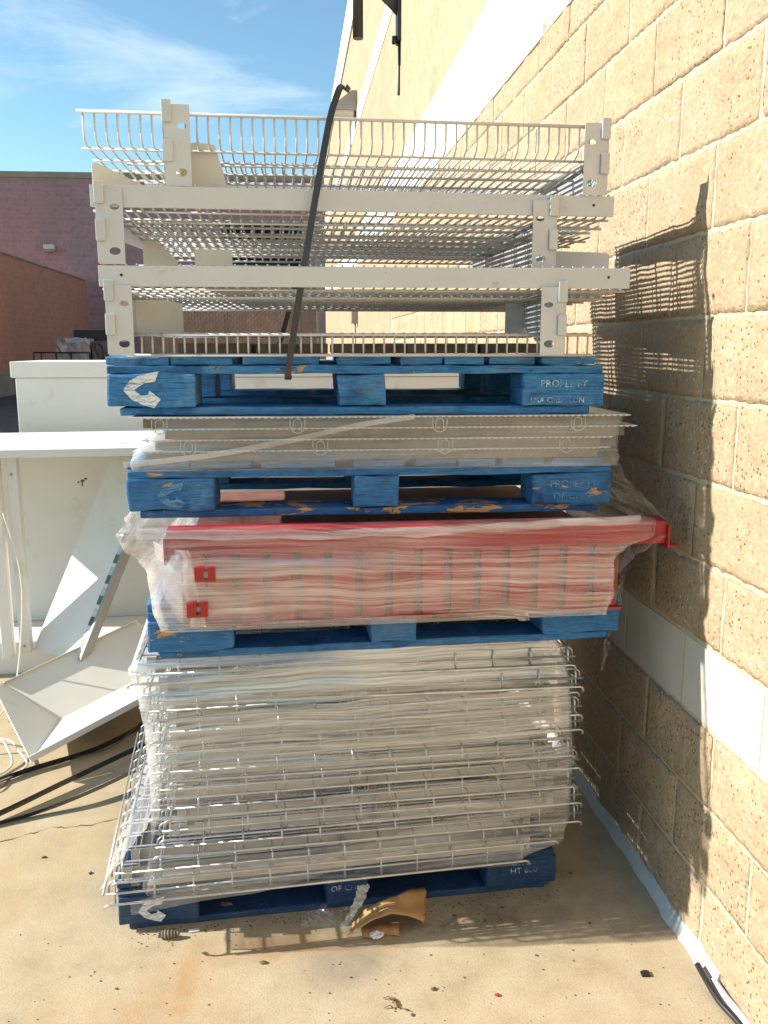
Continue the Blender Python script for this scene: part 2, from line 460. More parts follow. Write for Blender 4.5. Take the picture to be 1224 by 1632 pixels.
# ------------------------------------------------------------------ mesh helpers
class MB:
    def __init__(self):
        self.v, self.f, self.s = [], [], []

    def add(self, vs, fs, smooth=False):
        o = len(self.v)
        self.v += [tuple(p) for p in vs]
        self.f += [tuple(i + o for i in f) for f in fs]
        self.s += [smooth] * len(fs)

    def box(self, x0, x1, y0, y1, z0, z1, mat=None):
        vs = [(x, y, z) for z in (z0, z1) for y in (y0, y1) for x in (x0, x1)]
        if mat is not None:
            vs = [mat @ Vector(p) for p in vs]
        self.add(vs, [(0, 2, 3, 1), (4, 5, 7, 6), (0, 1, 5, 4), (2, 6, 7, 3), (0, 4, 6, 2), (1, 3, 7, 5)])

    def bevel_box(self, x0, x1, y0, y1, z0, z1, b=0.004, rough=0.0, cuts=(1, 1, 1), seed=0, mat=None):
        bm = bmesh.new()
        bmesh.ops.create_cube(bm, size=1.0)
        for p in bm.verts:
            p.co = Vector((x0 + (p.co.x + .5) * (x1 - x0), y0 + (p.co.y + .5) * (y1 - y0), z0 + (p.co.z + .5) * (z1 - z0)))
        bmesh.ops.bevel(bm, geom=list(bm.edges), offset=b, segments=2, affect='EDGES', profile=0.6)
        if rough > 0:
            for ax, c in enumerate(cuts):
                lo, hi = ((x0, x1), (y0, y1), (z0, z1))[ax]
                for k in range(1, c):
                    co = Vector((0, 0, 0)); co[ax] = lo + (hi - lo) * k / c
                    no = Vector((0, 0, 0)); no[ax] = 1
                    bmesh.ops.bisect_plane(bm, geom=list(bm.verts) + list(bm.edges) + list(bm.faces), plane_co=co, plane_no=no)
            for p in bm.verts:
                q = p.co * 14 + Vector((seed * 7.1, seed * 3.3, seed * 1.7))
                p.co += Vector((mnoise.noise(q), mnoise.noise(q + Vector((31, 0, 0))), mnoise.noise(q + Vector((0, 47, 0))))) * rough
        bm.verts.index_update()
        vs = [(mat @ p.co) if mat is not None else p.co.copy() for p in bm.verts]
        self.add(vs, [tuple(p.index for p in f.verts) for f in bm.faces])
        bm.free()

    def tube(self, pts, r, n=6, smooth=True, closed_caps=True):
        pts = [Vector(p) for p in pts]
        L = len(pts)
        up = None
        vs, fs = [], []
        for i, p in enumerate(pts):
            d = (pts[min(i + 1, L - 1)] - pts[max(i - 1, 0)]).normalized()
            if up is None:
                up = Vector((0, 0, 1)) if abs(d.z) < 0.9 else Vector((1, 0, 0))
            a = d.cross(up)
            if a.length < 1e-6:
                a = d.orthogonal()
            a.normalize()
            b = a.cross(d).normalized()
            up = b
            rr = r[i] if isinstance(r, (list, tuple)) else r
            for k in range(n):
                t = 2 * math.pi * k / n
                vs.append(p + (a * math.cos(t) + b * math.sin(t)) * rr)
        for i in range(L - 1):
            for k in range(n):
                k2 = (k + 1) % n
                fs.append((i * n + k, i * n + k2, (i + 1) * n + k2, (i + 1) * n + k))
        self.add(vs, fs, smooth)
        if closed_caps:
            o = len(self.v) - len(vs)
            self.f.append(tuple(o + k for k in reversed(range(n)))); self.s.append(False)
            self.f.append(tuple(o + (L - 1) * n + k for k in range(n))); self.s.append(False)

    def ribbon(self, pts, wid, th, side):
        """flat strap along pts; side is the width direction (one, or one per point)"""
        pts = [Vector(p) for p in pts]
        L = len(pts)
        vs, fs = [], []
        for i, p in enumerate(pts):
            d = (pts[min(i + 1, L - 1)] - pts[max(i - 1, 0)]).normalized()
            s = Vector(side[i] if isinstance(side, list) else side)
            s = (s - d * s.dot(d)).normalized()
            u = d.cross(s).normalized()
            for a, b in ((-1, -1), (1, -1), (1, 1), (-1, 1)):
                vs.append(p + s * a * wid / 2 + u * b * th / 2)
        for i in range(L - 1):
            for k in range(4):
                k2 = (k + 1) % 4
                fs.append((i * 4 + k, i * 4 + k2, i * 4 + 4 + k2, i * 4 + 4 + k))
        fs.append((3, 2, 1, 0)); fs.append(tuple((L - 1) * 4 + k for k in range(4)))
        self.add(vs, fs, False)

    def plate(self, outer, holes=(), th=0.003, mat=None):
        """flat plate in local x-z, with real holes, thickness along y"""
        bm = bmesh.new()
        es = []
        for loop in [outer] + list(holes):
            vv = [bm.verts.new((x, 0, z)) for x, z in loop]
            es += [bm.edges.new((vv[i], vv[(i + 1) % len(vv)])) for i in range(len(vv))]
        bmesh.ops.triangle_fill(bm, edges=es, use_beauty=True)
        r = bmesh.ops.extrude_face_region(bm, geom=list(bm.faces))
        for g in r['geom']:
            if isinstance(g, bmesh.types.BMVert):
                g.co.y += th
        bmesh.ops.recalc_face_normals(bm, faces=list(bm.faces))
        bm.verts.index_update()
        vs = [(mat @ p.co) if mat is not None else p.co.copy() for p in bm.verts]
        self.add(vs, [tuple(p.index for p in f.verts) for f in bm.faces])
        bm.free()

    def prism(self, poly, vec, mat=None):
        """polygon (3-D points) extruded by vec"""
        poly = [Vector(p) for p in poly]
        vec = Vector(vec)
        n = len(poly)
        vs = poly + [p + vec for p in poly]
        if mat is not None:
            vs = [mat @ p for p in vs]
        fs = [tuple(reversed(range(n))), tuple(range(n, 2 * n))] + [(i, (i + 1) % n, n + (i + 1) % n, n + i) for i in range(n)]
        self.add(vs, fs)

    def mesh(self, name):
        me = bpy.data.meshes.new(name)
        me.from_pydata(self.v, [], self.f)
        me.polygons.foreach_set('use_smooth', self.s)
        me.update()
        return me

    def build(self, name, mat, parent=None, kind=None):
        me = self.mesh(name)
        me.materials.append(mat)
        o = bpy.data.objects.new(name, me)
        COL.objects.link(o)
        if parent is not None:
            o.parent = parent
        if kind:
            o['kind'] = kind
        return o


def tag(o, label=None, cat=None, group=None, kind=None):
    if label: o['label'] = label
    if cat: o['category'] = cat
    if group: o['group'] = group
    if kind: o['kind'] = kind
    return o


def thing(name, label, cat, loc=(0, 0, 0), rz=0.0, group=None):
    o = bpy.data.objects.new(name, None)
    o.empty_display_size = 0.1
    COL.objects.link(o)
    o.location = loc
    o.rotation_euler = (0, 0, R(rz))
    return tag(o, label, cat, group)


def share(name, me, parent, loc, rot=(0, 0, 0), scale=(1, 1, 1)):
    o = bpy.data.objects.new(name, me)
    COL.objects.link(o)
    o.parent = parent
    o.location = loc
    o.rotation_euler = rot
    o.scale = scale
    return o


def arc(c, r, a0, a1, n, ax0, ax1):
    c, ax0, ax1 = Vector(c), Vector(ax0), Vector(ax1)
    return [c + ax0 * (r * math.cos(R(a0 + (a1 - a0) * i / n))) + ax1 * (r * math.sin(R(a0 + (a1 - a0) * i / n))) for i in range(n + 1)]


def catmull(pts, n=8):
    pts = [Vector(p) for p in pts]
    out = []
    for i in range(len(pts) - 1):
        p0, p1, p2, p3 = pts[max(i - 1, 0)], pts[i], pts[i + 1], pts[min(i + 2, len(pts) - 1)]
        for k in range(n):
            t = k / n
            out.append(0.5 * ((2 * p1) + (p2 - p0) * t + (2 * p0 - 5 * p1 + 4 * p2 - p3) * t * t + (3 * p1 - p0 - 3 * p2 + p3) * t ** 3))
    out.append(pts[-1])
    return out


def text(name, body, size, mat, parent, loc, spacing=1.0):
    """stencilled words on a face that looks towards -Y"""
    c = bpy.data.curves.new(name, 'FONT')
    c.body = body
    c.size = size
    c.extrude = 0.0003
    c.resolution_u = 2
    c.space_character = spacing
    c.align_x = 'CENTER'
    c.align_y = 'CENTER'
    tmp = bpy.data.objects.new(name, c)
    COL.objects.link(tmp)
    me = bpy.data.meshes.new_from_object(tmp.evaluated_get(bpy.context.evaluated_depsgraph_get()))
    bpy.data.objects.remove(tmp)
    bpy.data.curves.remove(c)
    me.name = name
    me.materials.clear()
    me.materials.append(mat)
    o = bpy.data.objects.new(name, me)
    COL.objects.link(o)
    o.parent = parent
    o.location = loc
    o.rotation_euler = (R(90), 0, 0)
    return o


# ------------------------------------------------------------------ the setting: ground and road
g = MB()
g.box(-90, 90, -30, 130, -0.3, 0.0)
ground = g.build('ground', M['concrete'])
tag(ground, kind='structure')
for pts in ([(-1.25, 2.50), (-1.05, 2.60), (-0.93, 2.66), (-0.83, 2.71), (-0.74, 2.725), (-0.66, 2.735), (-0.55, 2.79), (-0.44, 2.80)],):
    c = MB()
    cp = catmull([(x, y, 0.0015) for x, y in pts], 30)
    cp = [p + Vector((0, mnoise.noise(p * 23) * 0.014 + mnoise.noise(p * 70) * 0.006, 0)) for p in cp]
    vs, fs = [], []
    for i, p in enumerate(cp):
        w = 0.0005 + 0.0016 * max(0, mnoise.noise(p * 31 + Vector((5, 5, 5))) + 0.4)
        vs += [p + Vector((0, -w, 0)), p + Vector((0, w, 0))]
    fs = [(2 * i, 2 * i + 2, 2 * i + 3, 2 * i + 1) for i in range(len(cp) - 1)]
    c.add(vs, fs)
    c.build('crack', M['crack'], ground)
r = MB()
r.box(-60, 1.0, 9.0, 60.0, 0.0, 0.004)
tag(r.build('road', M['asphalt']), kind='structure')

# ------------------------------------------------------------------ the store building with its block wall
WX, CH = 1.02, 0.2015
store = thing('store_building', 'tall tan split face block store building with white bands along the right side', 'building', (WX, 0, 0))
w = MB()
w.box(-0.0025, 4.0, -3.0, 25.2, 0.0, 13.6 * CH)
w.build('wall_core', M['mortar'], store)
w = MB()
w.box(-0.004, 4.0, -3.0, 25.2, 16 * CH, 4.62)
w.box(-0.004, 4.0, -3.0, 25.2, 4.87, 6.22)
w.build('upper_wall', M['upper_wall'], store)
w = MB(); w.box(-0.012, 4.0, -3.0, 25.21, 4.62, 4.87); w.build('narrow_band', M['white_trim'], store)
w = MB(); w.box(-0.03, 4.0, -3.0, 25.22, 6.22, 6.80); w.build('roof_coping', M['white_trim'], store)
w = MB(); w.box(-0.012, 4.0, -3.0, 25.2, 13.6 * CH, 16 * CH); w.build('wide_band', M['white_trim'], store)
# far blocks beyond the ones built one by one
w = MB(); w.box(-0.006, 0.02, 9.0, 25.2, 0.0, 13.6 * CH - 0.002); w.build('far_blocks', M['upper_wall'], store, 'stuff')

BL, BH = 0.4, CH


def block_mesh(i, smooth):
    nx, nz = (2, 1) if smooth else (26, 13)
    L, H, D = BL - 0.011, BH - 0.011, 0.03
    b = MB()
    vs, fs = [], []
    for a in range(nx + 1):
        for c in range(nz + 1):
            y, z = -L / 2 + L * a / nx, -H / 2 + H * c / nz
            if smooth:
                x = -0.005
            else:
                q = Vector((y * 9, z * 9, i * 13.7))
                fa = min(1.0, 0.25 + min(a, nx - a, 2 * c, 2 * (nz - c)) / 6.0)
                x = -0.0046 - fa * (0.0016 + 0.0090 * mnoise.fractal(q, 0.9, 2.1, 4) + 0.003 * abs(mnoise.noise(q * 6)))
                x = min(x, -0.0048 + 0.001 * mnoise.noise(q * 4))
                e = min(a, nx - a, 2 * c, 2 * (nz - c))
                if e == 0:
                    x = -0.0038 + 0.0008 * mnoise.noise(q * 3)
                    y += 0.006 * mnoise.noise(q * 5); z += 0.006 * mnoise.noise(q * 5 + Vector((9, 9, 9)))
            vs.append((x, y, z))
    for a in range(nx):
        for c in range(nz):
            k = a * (nz + 1) + c
            fs.append((k, k + 1, k + nz + 2, k + nz + 1))
    b.add(vs, fs, not smooth)
    # returns to the mortar
    rim = [a * (nz + 1) for a in range(nx + 1)] + [nx * (nz + 1) + c for c in range(1, nz + 1)] + [a * (nz + 1) + nz for a in range(nx - 1, -1, -1)] + [c for c in range(nz - 1, 0, -1)]
    o = len(b.v)
    b.v += [(D, b.v[k][1], b.v[k][2]) for k in rim]
    n = len(rim)
    for k in range(n):
        b.f.append((rim[k], rim[(k + 1) % n], o + (k + 1) % n, o + k)); b.s.append(False)
    me = b.mesh('split_face_block')
    me.materials.append(M['block_smooth' if smooth else 'block'])
    return me


variants = [block_mesh(i, False) for i in range(10)]
smooth_block = block_mesh(0, True)
rb = random.Random(3)
for row in range(14):
    ph = 1.92 if row % 2 == 0 else 2.11
    y = ph - 3 * BL + BL / 2
    while y < 9.0 - BL / 2:
        me = smooth_block if row == 3 else variants[rb.randrange(10)]
        fl = rb.choice((1, -1))
        share('block', me, store, (rb.uniform(-0.0015, 0.0015), y, row * CH + BH / 2), (0 if fl == 1 else math.pi, 0, 0))
        y += BL

# sealant along the foot of the wall, and the cable that comes out of its end
c = MB()
vs, fs = [], []
K = 160
for i in range(K + 1):
    y = 1.80 + (9.0 - 1.80) * (i / K) ** 1.6
    wv = 0.010 * mnoise.noise(Vector((y * 7, 1, 2))) + 0.006 * mnoise.noise(Vector((y * 31, 4, 2)))
    prof = [(WX + 0.02, 0.040 + wv), (WX - 0.009, 0.036 + wv), (WX - 0.016, 0.018), (WX - 0.024 + wv, 0.005), (WX - 0.028 + wv * 1.3, -0.002)]
    vs += [(x, y, z + 0.002 * mnoise.noise(Vector((y * 40, x * 40, z * 40)))) for x, z in prof]
for i in range(K):
    for k in range(4):
        fs.append((i * 5 + k, i * 5 + k + 1, (i + 1) * 5 + k + 1, (i + 1) * 5 + k))
c.add(vs, fs, True)
c.add([vs[k] for k in range(5)], [(4, 3, 2, 1, 0)])
tag(c.build('wall_sealant', M['caulk']), 'white sealant strip along the foot of the block wall', 'sealant')
c = MB()
c.tube(catmull([(0.985, 1.86, 0.02), (0.982, 1.80, 0.018), (0.985, 1.74, 0.012), (1.00, 1.66, 0.010), (1.0, 1.55, 0.010), (0.99, 1.40, 0.010)], 8), 0.008, 8)
tag(c.build('ground_cable', M['black_metal']), 'black cable running out of the end of the white sealant strip', 'cable')
c = MB()
c.tube(catmull([(1.003, 1.81, 0.012), (1.004, 1.75, 0.012), (1.012, 1.67, 0.014), (1.010, 1.55, 0.014), (1.005, 1.40, 0.014)], 8), 0.011, 8)
tag(c.build('ground_conduit', M['caulk']), 'white painted conduit beside the black cable at the wall foot', 'conduit')

# fittings on the store wall
t = thing('wall_light', 'grey wedge shaped wall light high on the tan store wall', 'lamp', (WX - 0.004, 13.48, 4.86))
b = MB(); b.prism([(0, -0.22, 0.0), (-0.34, -0.22, 0.0), (-0.34, -0.22, 0.06), (-0.08, -0.22, 0.26), (0, -0.22, 0.26)], (0, 0.44, 0)); b.build('housing', M['grey_metal'], t)
b = MB(); b.box(-0.32, -0.05, -0.19, 0.19, -0.05, -0.001); b.build('lens', M['lens'], t)
t = thing('wall_box', 'small grey metal box fixed low on the far store wall', 'fixture', (WX - 0.004, 13.4, 1.9))
b = MB(); b.bevel_box(-0.10, 0.0, -0.08, 0.08, 0.0, 0.28, 0.01); b.build('housing', M['grey_metal'], t)
b = MB(); b.tube([(-0.04, 0, -0.9), (-0.04, 0, 0.0)], 0.015, 6); b.build('conduit', M['grey_metal'], t)

t = thing('pipe_bracket', 'black steel pipe on a bracket arm high on the store wall', 'bracket', (WX - 0.004, 8.3, 4.30))
b = MB(); b.box(-0.03, 0.0, -0.09, 0.09, -0.12, 0.60); b.build('mounting_plate', M['black_metal'], t)
b = MB()
b.prism([(-0.03, -0.012, 0.10), (-0.31, -0.012, 0.36), (-0.31, -0.012, 0.50), (-0.03, -0.012, 0.22)], (0, 0.024, 0))
b.prism([(-0.03, 0.02, 0.50), (-0.31, 0.02, 0.50), (-0.31, 0.02, 0.56), (-0.03, 0.02, 0.56)], (0, 0.04, 0))
b.build('arm', M['black_metal'], t)
b = MB(); b.tube([(-0.37, 0, -0.10), (-0.37, 0, 1.1)], 0.046, 16); b.build('pipe', M['black_metal'], t)
b = MB(); b.tube([(-0.37, 0, 0.30), (-0.37, 0, 0.62)], 0.066, 16); b.build('clamp', M['black_metal'], t)
b = MB(); b.tube([(-0.07, 0, -0.10), (-0.02, 0, -0.10)], 0.035, 10); b.build('bolt', M['black_metal'], t)
c = MB(); c.tube(catmull([(1.006, 8.3, 4.18), (1.008, 8.29, 3.95), (1.006, 8.31, 3.75)], 6), 0.012, 5)
tag(c.build('hanging_wire', M['black_metal']), 'thin black wire hanging below the pipe bracket on the wall', 'wire')

# ------------------------------------------------------------------ far buildings and yard
far = thing('warehouse_building', 'tall flat roofed mauve brick building behind the yard', 'building', (0, 42.5, 0), -1.6)
b = MB(); b.box(-60, 30, 0, 12, 0.0, 9.05); b.build('wall', M['purple_brick'], far)
b = MB(); b.box(-60.05, 30.05, -0.06, 12.05, 9.05, 9.30); b.build('roof_coping', M['tan_base'], far)
t = thing('wall_light', 'pale box light alone on the mauve brick wall', 'lamp', (-10.72, 42.7, 5.82))
b = MB(); b.bevel_box(-0.24, 0.24, -0.30, 0.0, 0.10, 0.32, 0.04); b.build('housing', M['lens'], t)
b = MB(); b.bevel_box(-0.22, 0.22, -0.27, 0.0, 0.0, 0.095, 0.02); b.build('lens', M['grey_metal'], t)

lw = thing('yard_wall', 'long reddish brown brick yard wall receding on the left', 'wall', (-9.2, 0, 0))
b = MB(); b.box(-0.4, 0.0, 8.0, 42.4, 0.75, 4.55); b.build('brick_face', M['brown_brick'], lw)
b = MB(); b.box(-0.43, 0.03, 8.0, 42.4, 0.0, 0.75); b.build('footing', M['tan_base'], lw)
b = MB(); b.box(-0.45, 0.04, 8.0, 42.4, 4.55, 4.61); b.build('coping', M['tan_base'], lw)

fn = thing('slatted_fence', 'brown slatted chain link fence closing the yard behind the stack', 'fence', (0, 28.0, 0))
b = MB()
x = -4.4
rs = random.Random(5)
while x < 0.86:
    b.box(x, x + 0.075, rs.uniform(-0.012, 0.012), 0.016, 0.05, 3.9)
    x += 0.09
b.build('privacy_slats', M['slat'], fn, 'stuff')
b = MB()
for s in (1, -1):
    k = -4.4 - (3.9 if s > 0 else 0)
    while k < 0.86:
        x0, x1 = k, k + 3.9 * s
        za, zb = 0.05, 3.95
        xa, xb = x0, x1
        if s > 0:
            if xa < -4.4: za += (-4.4 - xa); xa = -4.4
            if xb > 0.86: zb -= (xb - 0.86); xb = 0.86
        else:
            if xb < -4.4: zb -= (-4.4 - xb); xb = -4.4
        if zb - za > 0.05:
            b.tube([(xa, -0.03, za), (xb, -0.03, zb)], 0.006, 3, False, False)
        k += 0.16
b.build('chain_link', M['chain'], fn, 'stuff')
for x in (-4.45, -1.8, 0.92):
    b = MB(); b.tube([(x, 0.03, 0), (x, 0.03, 4.0)], 0.05, 8); b.build('post', M['grey_metal'], fn)
b = MB(); b.tube([(-4.5, 0.0, 3.98), (0.97, 0.0, 3.98)], 0.035, 6); b.build('top_rail', M['grey_metal'], fn)

cn = thing('steel_rack', 'dark steel storage rack standing in front of the mauve building', 'rack', (-0.85, 30.0, 0))
for px in (-1.25, 1.25):
    for py in (-0.5, 0.5):
        b = MB(); b.box(px - 0.06, px + 0.06, py - 0.06, py + 0.06, 0, 5.4); b.build('post', M['black_metal'], cn)
for z in (3.9, 4.45, 5.0, 5.35):
    b = MB(); b.box(-1.19, 1.19, -0.55, 0.55, z, z + 0.10); b.build('shelf', M['grey_metal' if z in (4.45,) else 'black_metal'], cn)
b = MB(); b.box(-1.3, 1.3, 0.56, 0.62, 3.7, 5.4); b.build('back_panel', M['black_metal'], cn)
for z in (4.15, 4.25, 4.62, 4.72):
    b = MB(); b.tube([(-1.2, -0.5, z), (0.9, -0.5, z)], 0.02, 5); b.build('rail', M['grey_metal'], cn)

ct = thing('stock_cart', 'black wire stock cart parked against the brown yard wall', 'cart', (-6.3, 26.0, 0))
for x0, x1 in ((-0.55, 0.25),):
    pass
b = MB()
for x in (-0.75, -0.55, -0.15, 0.25, 0.75):
    b.tube([(x, -0.45, 0.2), (x, -0.45, 1.42)], 0.02, 5)
for z in (0.4, 0.8, 1.1, 1.42):
    b.tube([(-0.75, -0.45, z), (0.75, -0.45, z)], 0.02, 5)
b.build('front_rails', M['black_metal'], ct)
b = MB(); b.box(-0.78, 1.1, -0.48, 0.5, 0.25, 0.33); b.build('deck', M['black_metal'], ct)
b = MB(); b.box(0.15, 1.3, 0.44, 0.5, 0.33, 2.05); b.build('back_frame', M['black_metal'], ct)
for x in (-0.65, 0.95):
    for y in (-0.35, 0.4):
        b = MB(); b.tube([(x - 0.03, y, 0.12), (x + 0.03, y, 0.12)], 0.12, 12); b.build('wheel', M['black_metal'], ct)
b = MB()
b.bevel_box(-0.38, 0.52, -0.38, 0.40, 0.34, 1.80, 0.12, 0.10, (6, 5, 8), 4)
tag(b.build('wrapped_bundle', M['bundle']), 'grey plastic wrapped bundle of goods on the black cart', 'bundle').location = (-6.1, 26.0, 0)
b = MB()
b.bevel_box(0.0, 0.42, -0.3, 0.40, 0.34, 1.72, 0.06, 0.05, (3, 3, 6), 9)
tag(b.build('dark_crate_load', M['tag_dark']), 'dark crates at the right of the wrapped bundle on the cart', 'crate').location = (-5.52, 26.0, 0)
gp = thing('gate_post', 'slim dark steel gate post at the far corner of the store', 'post', (0.86, 25.6, 0))
b = MB(); b.box(-0.08, 0.08, -0.08, 0.08, 0, 4.2); b.build('shaft', M['grey_metal'], gp)
b = MB(); b.box(-0.10, 0.10, -0.10, 0.10, 4.2, 4.26); b.build('cap', M['black_metal'], gp)

# ------------------------------------------------------------------ blue pallets
PL, PD = 1.219, 1.016


def pallet(label, loc, rz, paint, seed, boards=None, blocks=None, logo=None, words=(), wood_parts=()):
    p = thing('blue_pallet', label, 'pallet', loc, rz, 'blue pallets in the stack')
    rr = random.Random(seed)
    boards = boards or [(0.0, 0.148), (0.152, 0.30), (0.325, 0.51), (0.555, 0.685), (0.71, 0.815), (0.82, 0.915), (0.93, 1.045), (1.06, 1.195)]
    blocks = blocks or [(0.0, 0.21), (0.555, 0.67), (1.01, PL)]
    for a, c in boards:
        b = MB(); b.bevel_box(a, c, rr.uniform(0.004, 0.016), PD - rr.uniform(0, 0.012), 0.1205 + rr.uniform(0, .001), 0.141, 0.004, 0.0035, (4, 8, 1), rr.random() * 50)
        b.build('deck_board', M[paint], p)
    for k, y0 in enumerate((0.006, 0.44, PD - 0.13)):
        b = MB(); b.bevel_box(0.002, PL - 0.004, y0, y0 + 0.125, 0.1, 0.1195, 0.003, 0.0035, (22, 2, 1), rr.random() * 50)
        b.build('stringer_board', M[paint], p)
    for k, y0 in enumerate((0.0, 0.44, PD - 0.13)):
        for a, c in blocks:
            b = MB(); b.bevel_box(a, c, y0, y0 + 0.13, 0.0205, 0.0995, 0.006, 0.0055, (8, 3, 5), rr.random() * 50)
            b.build('block', M[paint], p)
    for k, y0 in enumerate((0.010, 0.44, PD - 0.13)):
        m = 'blue_chipped' if ('bottom' in wood_parts and k == 0) else paint
        b = MB(); b.bevel_box(0.025, PL - 0.03, y0, y0 + 0.12, 0.0, 0.0198, 0.005, 0.0035, (14, 2, 1), rr.random() * 50)
        b.build('bottom_board', M[m], p)
    if logo:
        x, z, s, ink = logo
        b = MB()

        def poly(pp):
            b.prism([(x + u * s, -0.0075, z + v * s) for u, v in pp], (0, 0.0012, 0))
        poly([(-1, 0), (-0.62, 0.5), (-0.1, 0.78), (0.95, 1.0), (0.72, 0.42), (0.18, 0.36), (-0.12, 0.2), (-0.38, 0)])
        poly([(-1, -0.03), (-0.38, -0.03), (-0.05, -0.32), (0.34, -0.28), (0.40, -0.05), (1.0, -0.52), (0.62, -1.0), (0.0, -0.82), (-0.55, -0.55)])
        b.build('logo', M[ink], p)
    for (body, x, z, size, ink) in words:
        text('lettering', body, size, M[ink], p, (x, -0.0075, z))
    return p


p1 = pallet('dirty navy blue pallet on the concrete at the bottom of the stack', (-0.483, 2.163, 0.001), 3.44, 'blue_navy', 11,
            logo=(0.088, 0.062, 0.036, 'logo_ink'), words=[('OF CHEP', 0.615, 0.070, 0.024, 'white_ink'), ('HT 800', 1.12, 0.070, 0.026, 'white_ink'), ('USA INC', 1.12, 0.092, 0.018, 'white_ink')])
p2 = pallet('blue pallet under the red steel load', (-0.362, 2.112, 0.776), 2.4, 'blue_mid', 23)
p3 = pallet('blue pallet with a bare wood bottom board under the white shelves', (-0.402, 2.172, 1.122), -0.6, 'blue_mid', 37,
            logo=(0.105, 0.058, 0.034, 'blue_ink'), words=[('PROPERTY', 1.115, 0.074, 0.026, 'blue_ink'), ('OF CHEP', 1.115, 0.042, 0.026, 'blue_ink')], wood_parts=('bottom',))
p4 = pallet('bright blue topmost pallet carrying the white wire shelves', (-0.440, 2.185, 1.375), -2.0, 'blue_bright', 41,
            logo=(0.085, 0.063, 0.044, 'logo_ink'), words=[('PROPERTY', 1.115, 0.074, 0.025, 'white_ink'), ('USA CHEP CON', 1.10, 0.034, 0.019, 'white_ink')])

# ------------------------------------------------------------------ stacked wire decks on the bottom pallet
DW = 0.0028


def wire_deck(label, loc, rz, W, D, seed, drop=0.042, pitch=0.097, left_fall=False):
    t = thing('wire_deck', label, 'wire deck', loc, rz, 'wire mesh decks in the wrapped stack')
    b = MB()
    n = max(2, round(W / pitch))
    for i in range(n + 1):                       # wires from front to back, bent down over the front edge
        x = W * i / n
        b.tube([(x, -0.008, -drop), (x, -0.006, -0.008), (x, 0.0, 0.0), (x, 0.012, 0.004), (x, D, 0.004)], DW, 5)
    nl = 14
    for j in range(nl + 1):                      # wires from left to right, ends hooked down
        y = 0.012 + (D - 0.012) * j / nl
        e = 0.016
        b.tube([(-e - 0.002, y, -drop * 0.6), (-e, y, -0.008), (-e + 0.010, y, 0.0), (W + e - 0.010, y, 0.0), (W + e, y, -0.008), (W + e + 0.002, y, -drop * 0.6)], DW, 5)
    if left_fall:
        for z in (-0.03,):
            b.tube([(-0.03, 0, z), (-0.03, D, z)], DW, 5)
    b.build('wire_grid', M['galv'], t)
    b = MB()                                     # the front wire with curled ends
    b.tube(arc((-0.014, -0.012, -drop + 0.014), 0.014, 180, 270, 4, (1, 0, 0), (0, 0, 1))[0:0] +
           [(-0.026, 0.004, -drop - 0.014), (-0.026, -0.008, -drop - 0.008), (-0.020, -0.012, -drop - 0.001), (-0.012, -0.012, -drop), (W + 0.010, -0.012, -drop), (W + 0.018, -0.012, -drop - 0.002), (W + 0.021, -0.010, -drop - 0.010), (W + 0.022, -0.006, -drop - 0.016)], 0.0034, 6)
    b.build('front_wire', M['galv'], t)
    b = MB()
    b.tube([(-0.02, -0.008, -drop * 0.45), (W + 0.02, -0.008, -drop * 0.45)], DW, 5)
    b.build('middle_wire', M['galv'], t)
    for k in range(3):                           # supports under the mesh
        y = 0.075 + k * (D - 0.16) / 2
        b = MB()
        b.box(0.012, W - 0.03, y, y + 0.002, -0.036, -0.004)
        b.box(0.012, W - 0.03, y + 0.003, y + 0.04, -0.036, -0.034)
        b.build('support_channel', M['galv_channel'], t)
    for x in (0.035, W * 0.5, W - 0.06):         # and from front to back
        b = MB()
        b.box(x, x + 0.002, 0.05, D - 0.02, -0.043, -0.0045)
        b.box(x + 0.0025, x + 0.022, 0.05, D - 0.02, -0.043, -0.041)
        b.build('support_channel', M['galv_channel'], t)
    return t


ords = ['topmost', 'second', 'third', 'fourth', 'fifth', 'sixth', 'seventh', 'eighth', 'ninth', 'tenth', 'eleventh', 'lowest']
rd = random.Random(9)
decks = [  # x of the left front corner, x of the right one, front, rotation
    (-0.395, 0.700, 2.145, 1.0), (-0.365, 0.722, 2.135, 1.6), (-0.352, 0.724, 2.150, 2.0), (-0.345, 0.728, 2.130, 2.8),
    (-0.338, 0.736, 2.120, 3.2), (-0.348, 0.716, 2.128, 2.7), (-0.330, 0.734, 2.118, 3.5), (-0.356, 0.722, 2.122, 3.0),
    (-0.328, 0.736, 2.110, 3.4), (-0.345, 0.740, 2.105, 3.8), (-0.450, 0.690, 2.095, 3.6), (-0.470, 0.612, 2.085, 4.4)]
for i, (x0, x1, y0, rz) in enumerate(decks):
    z = 0.752 - i * 0.0505 + (rd.uniform(-0.006, 0.006) if 0 < i < 11 else 0)
    lab = {0: 'topmost galvanised wire deck right under the second pallet', 11: 'lowest galvanised wire deck sticking out left on the navy pallet'}.get(
        i, f'{ords[i]} galvanised wire deck from the top of the film wrapped mesh stack')
    dk = wire_deck(lab, (x0, y0, z), rz + rd.uniform(-0.5, 0.5), x1 - x0 + (0.018 if i < 10 else 0), 0.98, i, drop=0.042 if i < 11 else 0.052, left_fall=(i == 11))
    dk.rotation_euler[1] = R(rd.uniform(-0.65, 0.55) if 0 < i < 11 else 0)
    dk.rotation_euler[0] = R(rd.uniform(-0.4, 0.5) if 0 < i < 11 else 0)
t = thing('steel_channel', 'pale steel channel lying across the navy pallet under the wire decks', 'channel', (-0.400, 2.150, 0.143), 3.6)
b = MB(); b.box(0, 1.05, 0.0, 0.003, 0.0, 0.040); b.build('web', M['galv_channel'], t)
